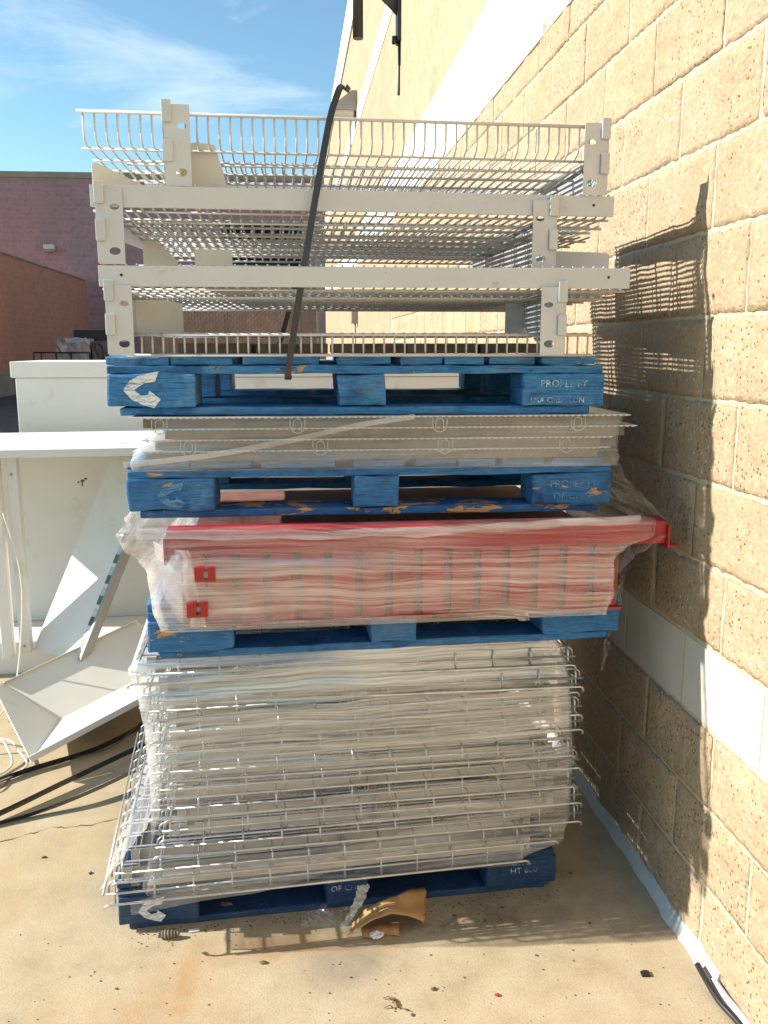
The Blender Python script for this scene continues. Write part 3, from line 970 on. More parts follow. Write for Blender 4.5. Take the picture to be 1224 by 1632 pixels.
b = MB(); b.box(0, 1.05, 0.0032, 0.10, 0.037, 0.040); b.build('flange', M['galv_channel'], t)


# ------------------------------------------------------------------ stretch film
def film(name, label, rings, mat, loc, rz, seed, wr=0.004, nz=10, cat='film', rough=0.010):
    """rings: (z, x0, x1, y0, y1) around the load, swept upwards"""
    vs, fs = [], []
    NS = (44, 30)
    per = []
    for k in range(NS[0]): per.append(('f', k / NS[0]))
    for k in range(NS[1]): per.append(('r', k / NS[1]))
    for k in range(NS[0]): per.append(('b', k / NS[0]))
    for k in range(NS[1]): per.append(('l', k / NS[1]))
    n = len(per)
    rows = []
    for i in range(len(rings) - 1):
        a, c = rings[i], rings[i + 1]
        st = max(1, int(abs(c[0] - a[0]) / 0.0065))
        for k in range(st):
            f = k / st
            f2 = f * f * (3 - 2 * f)
            rows.append((a[0] + (c[0] - a[0]) * f, *[a[j] + (c[j] - a[j]) * f2 for j in range(1, 5)]))
    rows.append(rings[-1])
    for (z, x0, x1, y0, y1) in rows:
        for s, u in per:
            if s == 'f': x, y, nx, ny = x0 + (x1 - x0) * u, y0, 0, -1
            elif s == 'r': x, y, nx, ny = x1, y0 + (y1 - y0) * u, 1, 0
            elif s == 'b': x, y, nx, ny = x1 - (x1 - x0) * u, y1, 0, 1
            else: x, y, nx, ny = x0, y1 - (y1 - y0) * u, -1, 0
            q = Vector((x * 2.2, y * 2.2, (z + 0.05 * x) * 30 + seed * 11))
            d = wr * mnoise.noise(q) + 0.5 * wr * mnoise.noise(Vector((q.x * 1.5, q.y * 1.5, q.z * 3.1))) + rough * 0.5 * mnoise.noise(q * 0.33 + Vector((seed, 0, 0)))
            ed = min(u, 1 - u) * ((x1 - x0) if s in 'fb' else (y1 - y0))
            rnd = max(0, 0.02 - ed) * 0.6
            vs.append((x + nx * (d - rnd), y + ny * (d - rnd), z))
    for i in range(len(rows) - 1):
        for k in range(n):
            k2 = (k + 1) % n
            fs.append((i * n + k, i * n + k2, (i + 1) * n + k2, (i + 1) * n + k))
    b = MB()
    b.add(vs, fs, True)
    o = b.build(name, M[mat])
    o.location = loc
    o.rotation_euler = (0, 0, R(rz))
    tag(o, label, cat)
    return o


def sheet(name, label, fn, nu, nv, mat):
    vs = [fn(i / nu, j / nv) for i in range(nu + 1) for j in range(nv + 1)]
    fs = [(i * (nv + 1) + j, (i + 1) * (nv + 1) + j, (i + 1) * (nv + 1) + j + 1, i * (nv + 1) + j + 1) for i in range(nu) for j in range(nv)]
    b = MB(); b.add(vs, fs, True)
    return tag(b.build(name, M[mat]), label, 'film')


def wrk(u, v, a, s, k):
    q = Vector((u * s, v * s, k))
    return a * (mnoise.noise(q) + 0.5 * mnoise.noise(q * 2.3))


film('stretch_film', 'clear stretch film wound around the stack of wire decks', [
    (0.150, -0.290, 0.700, 2.100, 3.16), (0.175, -0.300, 0.720, 2.088, 3.16), (0.22, -0.285, 0.835, 2.092, 3.16), (0.30, -0.272, 0.848, 2.098, 3.16), (0.45, -0.268, 0.850, 2.100, 3.16),
    (0.58, -0.275, 0.848, 2.110, 3.15), (0.66, -0.285, 0.842, 2.118, 3.14), (0.715, -0.300, 0.832, 2.126, 3.13), (0.748, -0.312, 0.822, 2.132, 3.12), (0.774, -0.295, 0.800, 2.140, 3.11)],
    'film_mesh', (0, 0, 0), 2.8, 1)
sheet('loose_film', 'milky film draped over the left edge of the lowest wire decks',
      lambda u, v: (-0.385 - 0.125 * u + wrk(u, v, 0.01, 5, 41), 2.10 + 1.02 * v + 0.0 * u, 0.335 - 0.115 * u - 0.05 * u * u + wrk(u, v * 2, 0.014, 5, 42)), 16, 50, 'film_dense')
# an extra, slanting pass low down
b = MB()
vs, fs = [], []
for i in range(61):
    u = i / 60
    x = -0.43 + 1.17 * u
    y = 2.066 + 0.09 * u
    zc = 0.135 + 0.20 * u ** 1.25 + 0.01 * mnoise.noise(Vector((u * 5, 0, 0)))
    hw = 0.018 + 0.012 * math.sin(u * 3) + 0.004 * mnoise.noise(Vector((u * 9, 4, 0)))
    for k in range(7):
        s = k / 6 * 2 - 1
        vs.append((x, y - 0.006 * mnoise.noise(Vector((u * 4, s * 5, 7))), zc + s * hw))
for i in range(60):
    for k in range(6):
        fs.append((i * 7 + k, i * 7 + 7 + k, i * 7 + 8 + k, i * 7 + k + 1))
b.add(vs, fs, True)
tag(b.build('film_band', M['film_loose']), 'slanting twisted band of film across the lowest wire decks', 'film')

# ------------------------------------------------------------------ red steel load
rt = thing('red_rack_panel', 'red ribbed steel panel load under clear film', 'rack panel', (-0.268, 2.072, 0.922), 2.0)
b = MB(); b.box(0.012, 1.10, 0.022, 0.95, 0.0, 0.128)
b.box(0.06, 1.098, 0.010, 0.0215, -0.040, 0.128); b.build('backing', M['olive'], rt)
for k in range(14):
    x = 0.062 + k * 0.0745
    b = MB(); b.bevel_box(x, x + 0.056, 0.0, 0.021, -0.040, 0.132, 0.003); b.build('slat', M['red'], rt)
b = MB(); b.bevel_box(0.0, 1.105, -0.006, 0.021, -0.048, -0.0405, 0.001); b.build('bottom_rail', M['red'], rt)
b = MB(); b.bevel_box(0.0, 1.105, -0.004, 0.021, 0.1325, 0.140, 0.001); b.build('top_rail', M['red'], rt)
b = MB(); b.bevel_box(0.0, 0.055, -0.004, 0.021, -0.040, 0.132, 0.003); b.build('end_plate', M['red'], rt)
for (x, z) in ((0.035, 0.078), (0.014, -0.008)):
    b = MB()
    b.plate([(x, z), (x + 0.048, z), (x + 0.048, z + 0.034), (x + 0.030, z + 0.034), (x + 0.030, z + 0.028), (x + 0.022, z + 0.028), (x + 0.022, z + 0.036), (x, z + 0.034)],
            [[(x + 0.021, z + 0.006), (x + 0.031, z + 0.006), (x + 0.031, z + 0.024), (x + 0.021, z + 0.024)]], 0.035, Matrix.Translation((0, -0.056, 0)))
    b.build('hook_plate', M['red_dark'], rt)
for k in range(11):
    b = MB(); x = 0.10 + k * 0.0765 + 0.055
    b.prism([(x - 0.006, -0.0085, -0.047), (x + 0.006, -0.0085, -0.047), (x, -0.0085, -0.038)], (0, 0.0015, 0)); b.build('slot', M['black_bit'], rt)

rbm = thing('red_beam', 'long red steel beam lying on top of the red panel load', 'beam', (-0.300, 2.075, 1.052), 0.4)
b = MB()
b.prism([(0, 0, 0), (0, 0.10, 0), (0, 0.10, 0.004), (0, 0.004, 0.004), (0, 0.004, 0.052), (0, 0.05, 0.058), (0, 0.05, 0.062), (0, 0.0, 0.056)], (1.235, 0, 0))
b.build('channel', M['red'], rbm)
b = MB(); b.box(1.236, 1.242, -0.012, 0.11, -0.012, 0.045); b.build('end_plate', M['red_dark'], rbm)
b = MB(); b.box(1.243, 1.27, 0.0, 0.05, -0.012, -0.006); b.build('hook', M['red_dark'], rbm)
b = MB(); b.box(-0.007, -0.001, -0.006, 0.11, -0.022, 0.040); b.build('end_plate', M['red_dark'], rbm)

film('stretch_film', 'clear stretch film pulled tight over the red steel load', [
    (0.868, -0.255, 0.815, 2.065, 3.05), (0.876, -0.268, 0.845, 2.036, 3.07), (0.93, -0.285, 0.856, 2.032, 3.07), (1.02, -0.292, 0.858, 2.034, 3.07),
    (1.050, -0.312, 0.885, 2.036, 3.08), (1.075, -0.345, 0.955, 2.038, 3.08), (1.112, -0.36, 0.960, 2.042, 3.08), (1.122, -0.35, 0.90, 2.07, 3.08)],
    'film_red', (0, 0, 0), 1.4, 2, 0.004)


sheet('loose_film', 'milky folded film closing the left corner of the red load',
      lambda u, v: (-0.345 + 0.10 * u + 0.03 * (1 - v) + wrk(u, v, 0.008, 5, 51), 2.066 - 0.012 * u + 0.10 * (1 - u) ** 2 + wrk(u, v, 0.008, 5, 52), 0.878 + 0.19 * v), 14, 18, 'film_dense')
# bunched film hanging off the left end of the red load
sheet('loose_film', 'bright bunched film bulging from the left end of the red load',
      lambda u, v: (-0.345 - 0.075 * math.sin(min(1, u * 1.15) * math.pi) ** 0.8 + 0.025 * u + wrk(u, v, 0.018, 4, 1), 2.18 + 0.70 * v + wrk(u, v, 0.02, 5, 2), 1.045 + 0.175 * u + wrk(u, v, 0.012, 5, 3)), 24, 30, 'film_dense')
sheet('loose_film', 'pale film gathered under the third pallet along the red beam',
      lambda u, v: (-0.36 + 1.22 * u, 2.048 + 0.025 * u - 0.010 * math.sin(v * math.pi) + wrk(u * 6, v, 0.006, 3, 5), 1.100 + 0.022 * v - 0.012 * math.sin(u * math.pi * 1.2) + wrk(u * 5, v, 0.006, 2, 6)), 90, 6, 'film_dense')
# film stretched from the third pallet to the right end of the red beam
sheet('loose_film', 'sheer film stretched from the pallet corner to the right end of the red beam',
      lambda u, v: (0.80 + 0.018 * (1 - u) + (0.15 * u ** 1.3) * (1 - 0.1 * v) + wrk(u, v, 0.008, 4, 8), 2.14 + 0.5 * v - 0.05 * u + wrk(u, v, 0.015, 5, 9), 1.265 - 0.165 * u + wrk(u, v, 0.008, 5, 10)), 22, 16, 'film_loose')
sheet('loose_film', 'film drawn from the red beam end down to the right edge of the red panels',
      lambda u, v: (0.93 - 0.115 * math.sin(u * math.pi / 2) + wrk(u, v, 0.006, 4, 11), 2.06 + 0.6 * v + wrk(u, v, 0.012, 5, 12), 1.075 - 0.10 * u + wrk(u, v, 0.006, 5, 13)), 18, 16, 'film_loose')
# the long tail that hangs by the wall
sheet('film_tail', 'crinkled tail of film hanging against the shaded wall',
      lambda u, v: (0.935 + 0.01 * math.sin(u * 5) + (v - 0.5) * 0.03 + wrk(u * 4, v, 0.014, 3, 14), 2.33 + 0.12 * u + (v - 0.5) * (0.05 - 0.02 * u) + wrk(u * 4, v, 0.02, 3, 15), 1.06 - 0.48 * u), 46, 6, 'film_loose')

# ------------------------------------------------------------------ white shelves on the third pallet
for k in range(4):
    z = 1.2640 + k * 0.0275
    xo, L = ((-0.385, 1.19), (-0.36, 1.17), (-0.335, 1.205), (-0.385, 1.235))[k]
    lab = ('lowest', 'second lowest', 'second highest', 'highest')[k]
    t = thing('shelf_pan', f'{lab} of the thin white steel shelves under film on the third pallet', 'shelf', (xo, 2.168 - 0.004 * k, z), -0.8, 'thin white shelves on the third pallet')
    b = MB(); b.box(0, L, 0.0, 0.95, 0.0235, 0.0260); b.build('top_sheet', M['white_steel'], t)
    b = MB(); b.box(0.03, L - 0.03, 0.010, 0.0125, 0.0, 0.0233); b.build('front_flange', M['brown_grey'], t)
    b = MB()
    n = int(L / 0.0155)
    for i in range(n):
        b.box(0.01 + i * 0.0155, 0.01 + i * 0.0155 + 0.008, -0.004, -0.0002, 0.0225, 0.0265)
    b.build('slotted_edge', M['white_steel'], t, 'stuff')
    for x in ((0.12, 0.42, 0.73, 1.03), (0.11, 0.43, 0.74, 1.05), (0.42, 0.78, 1.14), (0.07, 0.40, 0.75, 1.10))[k]:
        if k in (1, 3):
            b = MB()
            b.tube([(x - 0.018, 0.0, 0.020)] + arc((x, 0.0, 0.004), 0.018, 180, 360, 8, (1, 0, 0), (0, 0, 1)) + [(x + 0.018, 0.0, 0.020)], 0.0012, 5)
            b.tube([(x - 0.010, 0.003, -0.01)] + arc((x, 0.003, 0.010), 0.010, 180, 0, 8, (1, 0, 0), (0, 0, 1)) + [(x + 0.010, 0.003, -0.01)], 0.0011, 5)
            b.build('wire_clip', M['wire_white'], t)
film('stretch_film', 'streaky film wound around the thin white shelves', [
    (1.243, -0.405, 0.815, 2.150, 3.17), (1.262, -0.408, 0.822, 2.145, 3.18), (1.285, -0.400, 0.815, 2.146, 3.18), (1.315, -0.365, 0.815, 2.148, 3.17),
    (1.345, -0.345, 0.815, 2.146, 3.17), (1.374, -0.370, 0.830, 2.150, 3.17)], 'film_white', (0, 0, 0), -0.5, 5, 0.003)
# a rope of film that crosses the shelves on the slant
b = MB()
rp = catmull([(-0.40, 2.135, 1.262), (-0.20, 2.128, 1.283), (0.0, 2.126, 1.318), (0.16, 2.128, 1.352), (0.30, 2.134, 1.372)], 8)
b.ribbon(rp, 0.013, 0.002, (0, 0, 1))
tag(b.build('film_rope', M['film_loose']), 'rope of twisted film slanting across the thin white shelves', 'film')


# ------------------------------------------------------------------ wire shelves on the top pallet
def oval(cx, cz, w, h, n=10):
    return [(cx + w * math.cos(2 * math.pi * i / n), cz + h * math.sin(2 * math.pi * i / n)) for i in range(n)]


def bracket(parent, x, z0, H, out, mat, arm=0.52, y0=-0.012, wd=0.058, name='bracket', arm_mat=None, taper=0.05, top=None, low=0.0):
    """hook plate towards the camera, tapering arm away from it; out = -1 when the hooks look left"""
    b = MB()
    mt = Matrix.Translation((x, y0, z0))
    s = 1 if out < 0 else -1
    def fx(u): return u if s > 0 else wd - u
    b.plate([(0, 0), (wd, 0), (wd, H), (0, H)] if s > 0 else [(0, 0), (wd, 0), (wd, H), (0, H)],
            [oval(fx(0.040), H * 0.74, 0.011, 0.0065), oval(fx(0.036), H * 0.17, 0.013, 0.009)], 0.003, mt)
    o = b.build(name, mat, parent)
    for zz in (H * 0.80, H * 0.32):
        t = MB()
        xa = fx(-0.004) if s > 0 else fx(0.018)
        t.bevel_box(x + xa, x + xa + 0.022, y0 - 0.007, y0 - 0.0005, z0 + zz - 0.004, z0 + zz + 0.044, 0.002)
        t.build('hook', mat, o)
    t = MB()
    xe = x + fx(-0.0035) - (0.0 if s > 0 else 0.003)
    t.box(xe, xe + 0.003, y0 + 0.003, y0 + 0.035, z0 + 0.004, z0 + H - 0.004)
    t.build('side_flange', mat, o)
    t = MB()
    xi = x + wd / 2
    zt = top if top else z0 + H * 0.9
    t.prism([(xi, y0 + 0.0035, z0 + H * low), (xi, y0 + arm * 0.12, z0 + H * low + 0.002), (xi, y0 + arm, zt - taper), (xi, y0 + arm, zt), (xi, y0 + 0.0035, zt)], (0.003, 0, 0))
    t.build('arm', arm_mat or mat, o)
    t = MB()
    t.box(xi - 0.016, xi + 0.016, y0 + 0.022, y0 + arm, zt - 0.0045, zt - 0.0015)
    t.build('arm_flange', arm_mat or mat, o)
    return o


def wire_shelf(label, loc, rz, W, D, zdeck, front, br=None,  lip=0.07, rail=0.046, pitch=0.0246, longs=None, far_rail=0.0, droop=0.0, rw=0.0026):
    t = thing('wire_shelf', label, 'wire shelf', loc, rz, 'white wire shelves on the top pallet')
    n = int(W / pitch)
    b = MB()
    for i in range(n + 1):
        x = W * i / n
        if front == 'lip':
            b.tube([(x, 0.0, zdeck + lip), (x, 0.0, zdeck + 0.028), (x, 0.006, zdeck + 0.010), (x, 0.028, zdeck), (x, D, zdeck - droop)], rw, 5)
        elif front == 'plain':
            b.tube([(x, 0.0, zdeck), (x, D, zdeck - droop)], rw, 5)
        elif front == 'fence':
            b.tube([(x, 0.0, zdeck + 0.003), (x, 0.0, zdeck + lip), (x, 0.010, zdeck + lip + 0.004), (x, D, zdeck + lip + 0.004)], rw, 5)
        else:
            b.tube([(x, -0.003, zdeck + rail + 0.003), (x, 0.008, zdeck + rail + 0.003), (x, 0.010, zdeck + 0.004), (x, 0.02, zdeck), (x, D, zdeck - droop)], rw, 5)
    b.build('cross_wires', M['wire_white'], t)
    longs = longs or [0.03, 0.16, 0.29, 0.42, 0.53, D - 0.01]
    for y in longs:
        z = zdeck - droop * y / D - 0.0045 + (lip + 0.008 if front == 'fence' else 0)
        b = MB(); b.tube([(-0.012, y, z), (W + 0.012, y, z)], 0.0031, 6); b.build('long_wire', M['wire_white'], t)
    if front == 'lip':
        b = MB(); b.tube([(-0.014, 0.0, zdeck + lip), (W + 0.014, 0.0, zdeck + lip)], 0.0042, 8); b.build('top_wire', M['wire_white'], t)
    elif front == 'plain':
        pass
    elif front == 'fence':
        for z in (zdeck + 0.002, zdeck + lip):
            b = MB(); b.tube([(-0.01, -0.003, z), (W + 0.01, -0.003, z)], 0.0036, 8); b.build('edge_wire', M['wire_white'], t)
    else:
        b = MB()
        b.bevel_box(-0.012, W + 0.012, -0.006, -0.0035, zdeck, zdeck + rail, 0.001)
        b.box(-0.010, W + 0.010, -0.0034, 0.006, zdeck + rail - 0.003, zdeck + rail - 0.001)
        b.box(-0.010, W + 0.010, -0.0034, 0.006, zdeck + 0.001, zdeck + 0.003)
        o = b.build('front_rail', M['white_steel'], t)
        for x in (0.04, W - 0.04):
            h = MB(); h.tube([(x, -0.0068, zdeck + rail * 0.55), (x, -0.0058, zdeck + rail * 0.55)], 0.0035, 8, False); h.build('rivet_hole', M['black_bit'], o)
    if far_rail:
        b = MB(); b.box(0.05, W - 0.10, D, D + 0.003, zdeck - droop - 0.006, zdeck - droop + far_rail); b.build('rear_rail', M['galv_plate'], t)
    for a in (br or []):
        bracket(t, **a)
    return t


WS, GP = M['white_steel'], M['galv_plate']
wire_shelf('topmost white wire shelf with its wire lip turned up against the sky', (-0.452, 2.160, 0), 1.1, 1.205, 0.60, 1.990, 'lip', lip=0.069, far_rail=0.03,
           br=[dict(x=0.178, z0=1.901, H=0.176, out=-1, mat=WS, arm=0.58, top=1.982, arm_mat=M['cream_panel']), dict(x=1.165, z0=1.901, H=0.165, out=1, mat=GP, arm=0.58, top=1.982)])
wire_shelf('second wire shelf from the top with a pale sheet steel front rail', (-0.432, 2.150, 0), 1.5, 1.215, 0.80, 1.852, 'rail', rail=0.048,
           longs=[0.03, 0.16, 0.29, 0.42, 0.55, 0.66, 0.78],
           br=[dict(x=0.002, z0=1.726, H=0.170, out=-1, mat=WS, arm=0.60, top=1.844, taper=0.025, low=0.35), dict(x=1.022, z0=1.722, H=0.165, out=1, mat=GP, arm=0.76, top=1.844)])
wire_shelf('third wire shelf from the top with a long unbroken front rail', (-0.422, 2.146, 0), -2.3, 1.222, 0.80, 1.676, 'rail', rail=0.047,
           longs=[0.03, 0.12, 0.21, 0.30, 0.42, 0.55, 0.66, 0.78],
           br=[dict(x=0.004, z0=1.519, H=0.160, out=-1, mat=WS, arm=0.55, top=1.668, taper=0.05, low=0.2, arm_mat=M['cream_panel']), dict(x=1.020, z0=1.519, H=0.160, out=1, mat=GP, arm=0.40, top=1.668)])
wire_shelf('lowest wire shelf lying on the top pallet with a low wire fence', (-0.375, 2.176, 0), -2.0, 1.105, 0.78, 1.5175, 'fence', lip=0.050,
           longs=[0.10, 0.25, 0.40, 0.55, 0.70])
wire_shelf('bare wire shelf nested just under the topmost shelf', (-0.36, 2.21, 0), -0.6, 1.10, 0.58, 1.966, 'plain', longs=[0.02, 0.13, 0.26, 0.40, 0.52], far_rail=0.028)
wire_shelf('bare wire shelf nested under the second shelf rail', (-0.385, 2.185, 0), 0.4, 1.15, 0.78, 1.832, 'plain', longs=[0.02, 0.10, 0.22, 0.35, 0.48, 0.60, 0.74], far_rail=0.028)
wire_shelf('bare wire shelf nested deeper under the second shelf rail', (-0.36, 2.215, 0), 1.6, 1.12, 0.74, 1.812, 'plain', longs=[0.06, 0.18, 0.30, 0.43, 0.56, 0.70])
wire_shelf('bare wire shelf nested under the long third rail', (-0.375, 2.18, 0), -1.2, 1.14, 0.77, 1.660, 'plain', longs=[0.02, 0.09, 0.18, 0.28, 0.40, 0.52, 0.64, 0.74])
# brackets that belong to shelves laid the other way round
def loose_bracket(label, loc, rz, poly, th, mat, lipw=0.022):
    t = thing('shelf_bracket', label, 'bracket', loc, rz, 'loose shelf brackets')
    b = MB(); b.prism(poly, (0, th, 0)); b.build('web', mat, t)
    xs = [p[0] for p in poly]
    b = MB(); b.box(min(xs), max(xs), th + 0.0005, lipw, 0.0, 0.003); b.build('flange', mat, t)
    return t


loose_bracket('cream bracket end poking up at the left above the second shelf rail', (-0.445, 2.19, 1.906), 22, [(0, 0, 0), (0.125, 0, 0), (0.125, 0, 0.006), (0.012, 0, 0.050), (0, 0, 0.048)], 0.003, M['cream_panel'])
loose_bracket('grey bracket blade sticking out at the right above the third shelf rail', (0.655, 2.30, 1.726), -8, [(0, 0, 0), (0.17, 0, 0), (0.172, 0, 0.046), (0.165, 0, 0.052), (0, 0, 0.058)], 0.003, GP, 0.05)
loose_bracket('cream bracket stub in the gap above the third shelf rail at left', (-0.225, 2.24, 1.726), 4, [(0, 0, 0), (0.09, 0, 0), (0.09, 0, 0.046), (0.006, 0, 0.046), (0, 0, 0.040)], 0.025, M['cream_panel'], 0.09)
loose_bracket('cream bracket plate hanging behind the left hook of the second shelf', (-0.375, 2.42, 1.728), 2, [(0, 0, 0), (0.085, 0, 0), (0.088, 0, 0.004), (0.088, 0, 0.03), (0.03, 0, 0.085), (0, 0, 0.095)], 0.003, M['cream_panel'])
loose_bracket('cream bracket plate behind the left hook of the lowest bay', (-0.38, 2.30, 1.575), 14, [(0, 0, 0), (0.115, 0, 0), (0.115, 0, 0.072), (0.02, 0, 0.092), (0, 0, 0.092)], 0.003, M['cream_panel'])
loose_bracket('dark grey bracket web standing in the lowest bay at right', (0.585, 2.40, 1.575), 0, [(0, 0, 0), (0.10, 0, 0), (0.10, 0, 0.085), (0, 0, 0.085)], 0.003, GP, 0.06)
loose_bracket('cream folded plate beside the left hook of the topmost shelf', (-0.243, 2.20, 1.905), 3, [(0, 0, 0), (0.105, 0, 0), (0.078, 0, 0.098), (0.040, 0, 0.102), (0, 0, 0.098)], 0.003, M['cream_panel'], 0.06)
# boards and card seen through the lowest shelf
for k in range(5):
    b = MB(); b.bevel_box(0, 0.19, 0.0, 0.6, 0.0, 0.026, 0.002, 0.002, (2, 3, 1), k)
    o = b.build('weathered_board', M['brown_board'])
    o.location = (-0.29 + k * 0.20, 2.36, 1.5225)
    o.rotation_euler = (0, 0, R(-2 + 0.5 * (k % 2)))
    tag(o, ('leftmost', 'second', 'middle', 'fourth', 'rightmost')[k] + ' weathered brown board behind the low wire fence on the top pallet', 'board', 'weathered boards on the top pallet')

# ------------------------------------------------------------------ the black strap round the top load
b = MB()
fr = catmull([(-0.004, 2.200, 1.470), (-0.006, 2.160, 1.462), (-0.004, 2.146, 1.490), (0.018, 2.130, 1.62), (0.040, 2.124, 1.74), (0.064, 2.126, 1.87), (0.090, 2.132, 2.00), (0.104, 2.140, 2.062), (0.118, 2.148, 2.104), (0.126, 2.152, 2.122), (0.137, 2.158, 2.126), (0.148, 2.162, 2.118)], 8)
b.ribbon(fr, 0.0155, 0.0012, [(1, 0.0, 0)] * (len(fr) - 22) + [(0.9, 0.5 * i / 22, -0.3 * i / 22) for i in range(22)])
tag(b.build('packing_strap', M['black_strap']), 'black plastic strap running up over the white wire shelves', 'strap')
b = MB()
b.ribbon(catmull([(0.065, 2.96, 1.852), (0.04, 2.975, 1.80), (0.0, 2.985, 1.66), (-0.04, 2.985, 1.53)], 8), 0.0155, 0.0012, (1, 0, 0))
tag(b.build('packing_strap', M['black_strap']), 'length of black strap hanging behind the wire shelves', 'strap')

# ------------------------------------------------------------------ white shop fittings at the left
cb = thing('white_cabinet', 'long white steel cabinet with a lipped top standing behind the stack', 'cabinet', (-1.495, 4.95, 0), 0.5)
b = MB(); b.bevel_box(0.02, 2.46, 0.012, 0.62, 0.0, 1.379, 0.006); b.build('body', M['white_panel'], cb)
b = MB(); b.bevel_box(0.0, 2.48, 0.0, 0.64, 1.380, 1.466, 0.006); b.build('top_lip', M['white_panel'], cb)

gd = thing('shelving_unit', 'open white gondola shelving unit with a flat top at far left', 'shelving', (-1.95, 3.86, 0), 4)
b = MB(); b.bevel_box(0.0, 1.45, 0.0, 0.84, 1.070, 1.105, 0.004); b.build('top_shelf', M['white_panel'], gd)
b = MB(); b.box(0.03, 1.42, 0.60, 0.62, 0.16, 1.069); b.build('back_panel', M['white_panel'], gd)
for x in (0.64, 0.705):
    b = MB(); b.bevel_box(x, x + 0.045, 0.02 + (0.05 if x > 0.7 else 0), 0.085 + (0.05 if x > 0.7 else 0), 0.16, 1.069, 0.004); b.build('upright', M['white_panel'], gd)
b = MB(); b.bevel_box(0.02, 1.43, 0.26, 0.80, 0.0, 0.158, 0.004); b.build('base_deck', M['white_panel'], gd)
b = MB(); b.box(1.18, 1.23, 0.20, 0.204, 1.1055, 1.107); b.build('slot', M['tag_dark'], gd)

for (dx, dz, w_, h_) in ((0.0, 0.0, 0.022, 0.010), (0.018, 0.010, 0.016, 0.008), (0.004, -0.022, 0.008, 0.030), (-0.016, -0.006, 0.012, 0.007)):
    b = MB(); b.prism([(0.93 + dx, 0.5985, 0.875 + dz), (0.93 + dx + w_, 0.5985, 0.873 + dz), (0.93 + dx + w_ * 0.8, 0.5985, 0.875 + dz + h_), (0.93 + dx + 0.002, 0.5985, 0.875 + dz + h_ * 0.8)], (0, 0.001, 0)); b.build('glue_residue', M['debris'], gd)
for z in (0.20, 0.99):
    b = MB(); b.tube([(0.727, 0.066, z), (0.727, 0.0715, z)], 0.006, 8, False); b.build('screw', M['grey_metal'], gd)
ls = thing('leaning_shelf', 'white shelf with a strip of price tags leaning inside the shelving unit', 'shelf', (0, 0, 0))
A0, A1 = Vector((-1.190, 4.024, 0.162)), Vector((-0.848, 4.38, 1.027))
wv = Vector((0.245, -0.175, 0.0))
nn = (A1 - A0).cross(wv).normalized() * 0.022
if nn.x > 0: nn = -nn
b = MB(); b.prism([A0, A0 + wv, A1 + wv, A1], nn); b.build('panel', M['white_panel'], ls)
dl = (A1 - A0)
ex = wv.normalized()
b = MB(); b.prism([A0 + wv + ex * 0.0005 - nn * 0.8, A0 + wv + ex * 0.014 - nn * 0.8, A1 + wv + ex * 0.014 - nn * 0.8, A1 + wv + ex * 0.0005 - nn * 0.8], nn * 2.2)
b.build('price_channel', M['grey_metal'], ls)
for k in range(9):
    f0 = 0.06 + k * 0.10
    mt = M[('tag_dark', 'tag_dark', 'tag_green', 'tag_green', 'tag_green', 'tag_red', 'tag_dark', 'tag_green', 'tag_red')[k]]
    q = A0 + wv - ex * 0.030 + nn * 1.02
    for (fa, fb, m2, nm) in ((f0, f0 + 0.042, mt, 'price_tag'), (f0 + 0.044, f0 + 0.082, M['tag_paper'], 'price_label')):
        b = MB(); b.prism([q + dl * fa, q + dl * fa + ex * 0.042, q + dl * fb + ex * 0.042, q + dl * fb], nn * 0.10); b.build(nm, m2, ls)
sp = thing('metal_sheet', 'shaded grey panel standing behind the price tag shelf', 'panel', (-0.62, 4.15, 0), 12)
b = MB(); b.bevel_box(0.0, 0.9, 0.0, 0.02, 0.16, 1.04, 0.004); b.build('sheet', M['white_panel'], sp)
b = MB(); b.bevel_box(0.0, 0.9, -0.012, -0.001, 0.985, 1.04, 0.002); b.build('lip', M['white_panel'], sp)

# trough shaped tray leaning on its edge
T0 = Vector((-0.950, 3.05, 0.078)); TR = Vector((-0.46, 3.44, 0.212))
ln = TR - T0
fl = Vector((-0.035, 0.516, -0.068)); bk = Vector((-0.252, 0.114, 0.132))
ty = thing('shelf_tray', 'deep white steel tray with a closed end tipped on its edge', 'tray', (0, 0, 0))


def slab(a, bb, c, d, th, name, mat, par):
    nrm = (bb - a).cross(d - a).normalized() * th
    b = MB(); b.prism([a, bb, c, d], nrm); return b.build(name, mat, par)


F0, F1 = T0 + fl, TR + fl
slab(T0, TR, F1, F0, 0.003, 'floor_panel', M['tray_cream'], ty)
slab(F0, F1, F1 + bk, F0 + bk, 0.003, 'back_panel', M['tray_cream'], ty)
slab(T0 - ln.normalized() * 0.003, F0 - ln.normalized() * 0.003, F0 + bk - ln.normalized() * 0.003, F0 + bk * 0.98 - fl * 0.25 - ln.normalized() * 0.003, 0.003, 'end_cap', M['white_panel'], ty)
tp_ = F0 + bk
lipv = Vector((0.012, -0.024, 0.012))
slab(tp_ + bk.normalized() * 0.001, tp_ + ln + bk.normalized() * 0.001, tp_ + ln + lipv, tp_ + lipv, 0.003, 'top_lip', M['white_panel'], ty)
lv = Vector((-0.006, -0.012, 0.026))
slab(T0 - fl.normalized() * 0.004, TR - fl.normalized() * 0.004, TR - fl.normalized() * 0.004 + lv, T0 - fl.normalized() * 0.004 + lv, 0.003, 'bottom_lip', M['white_panel'], ty)

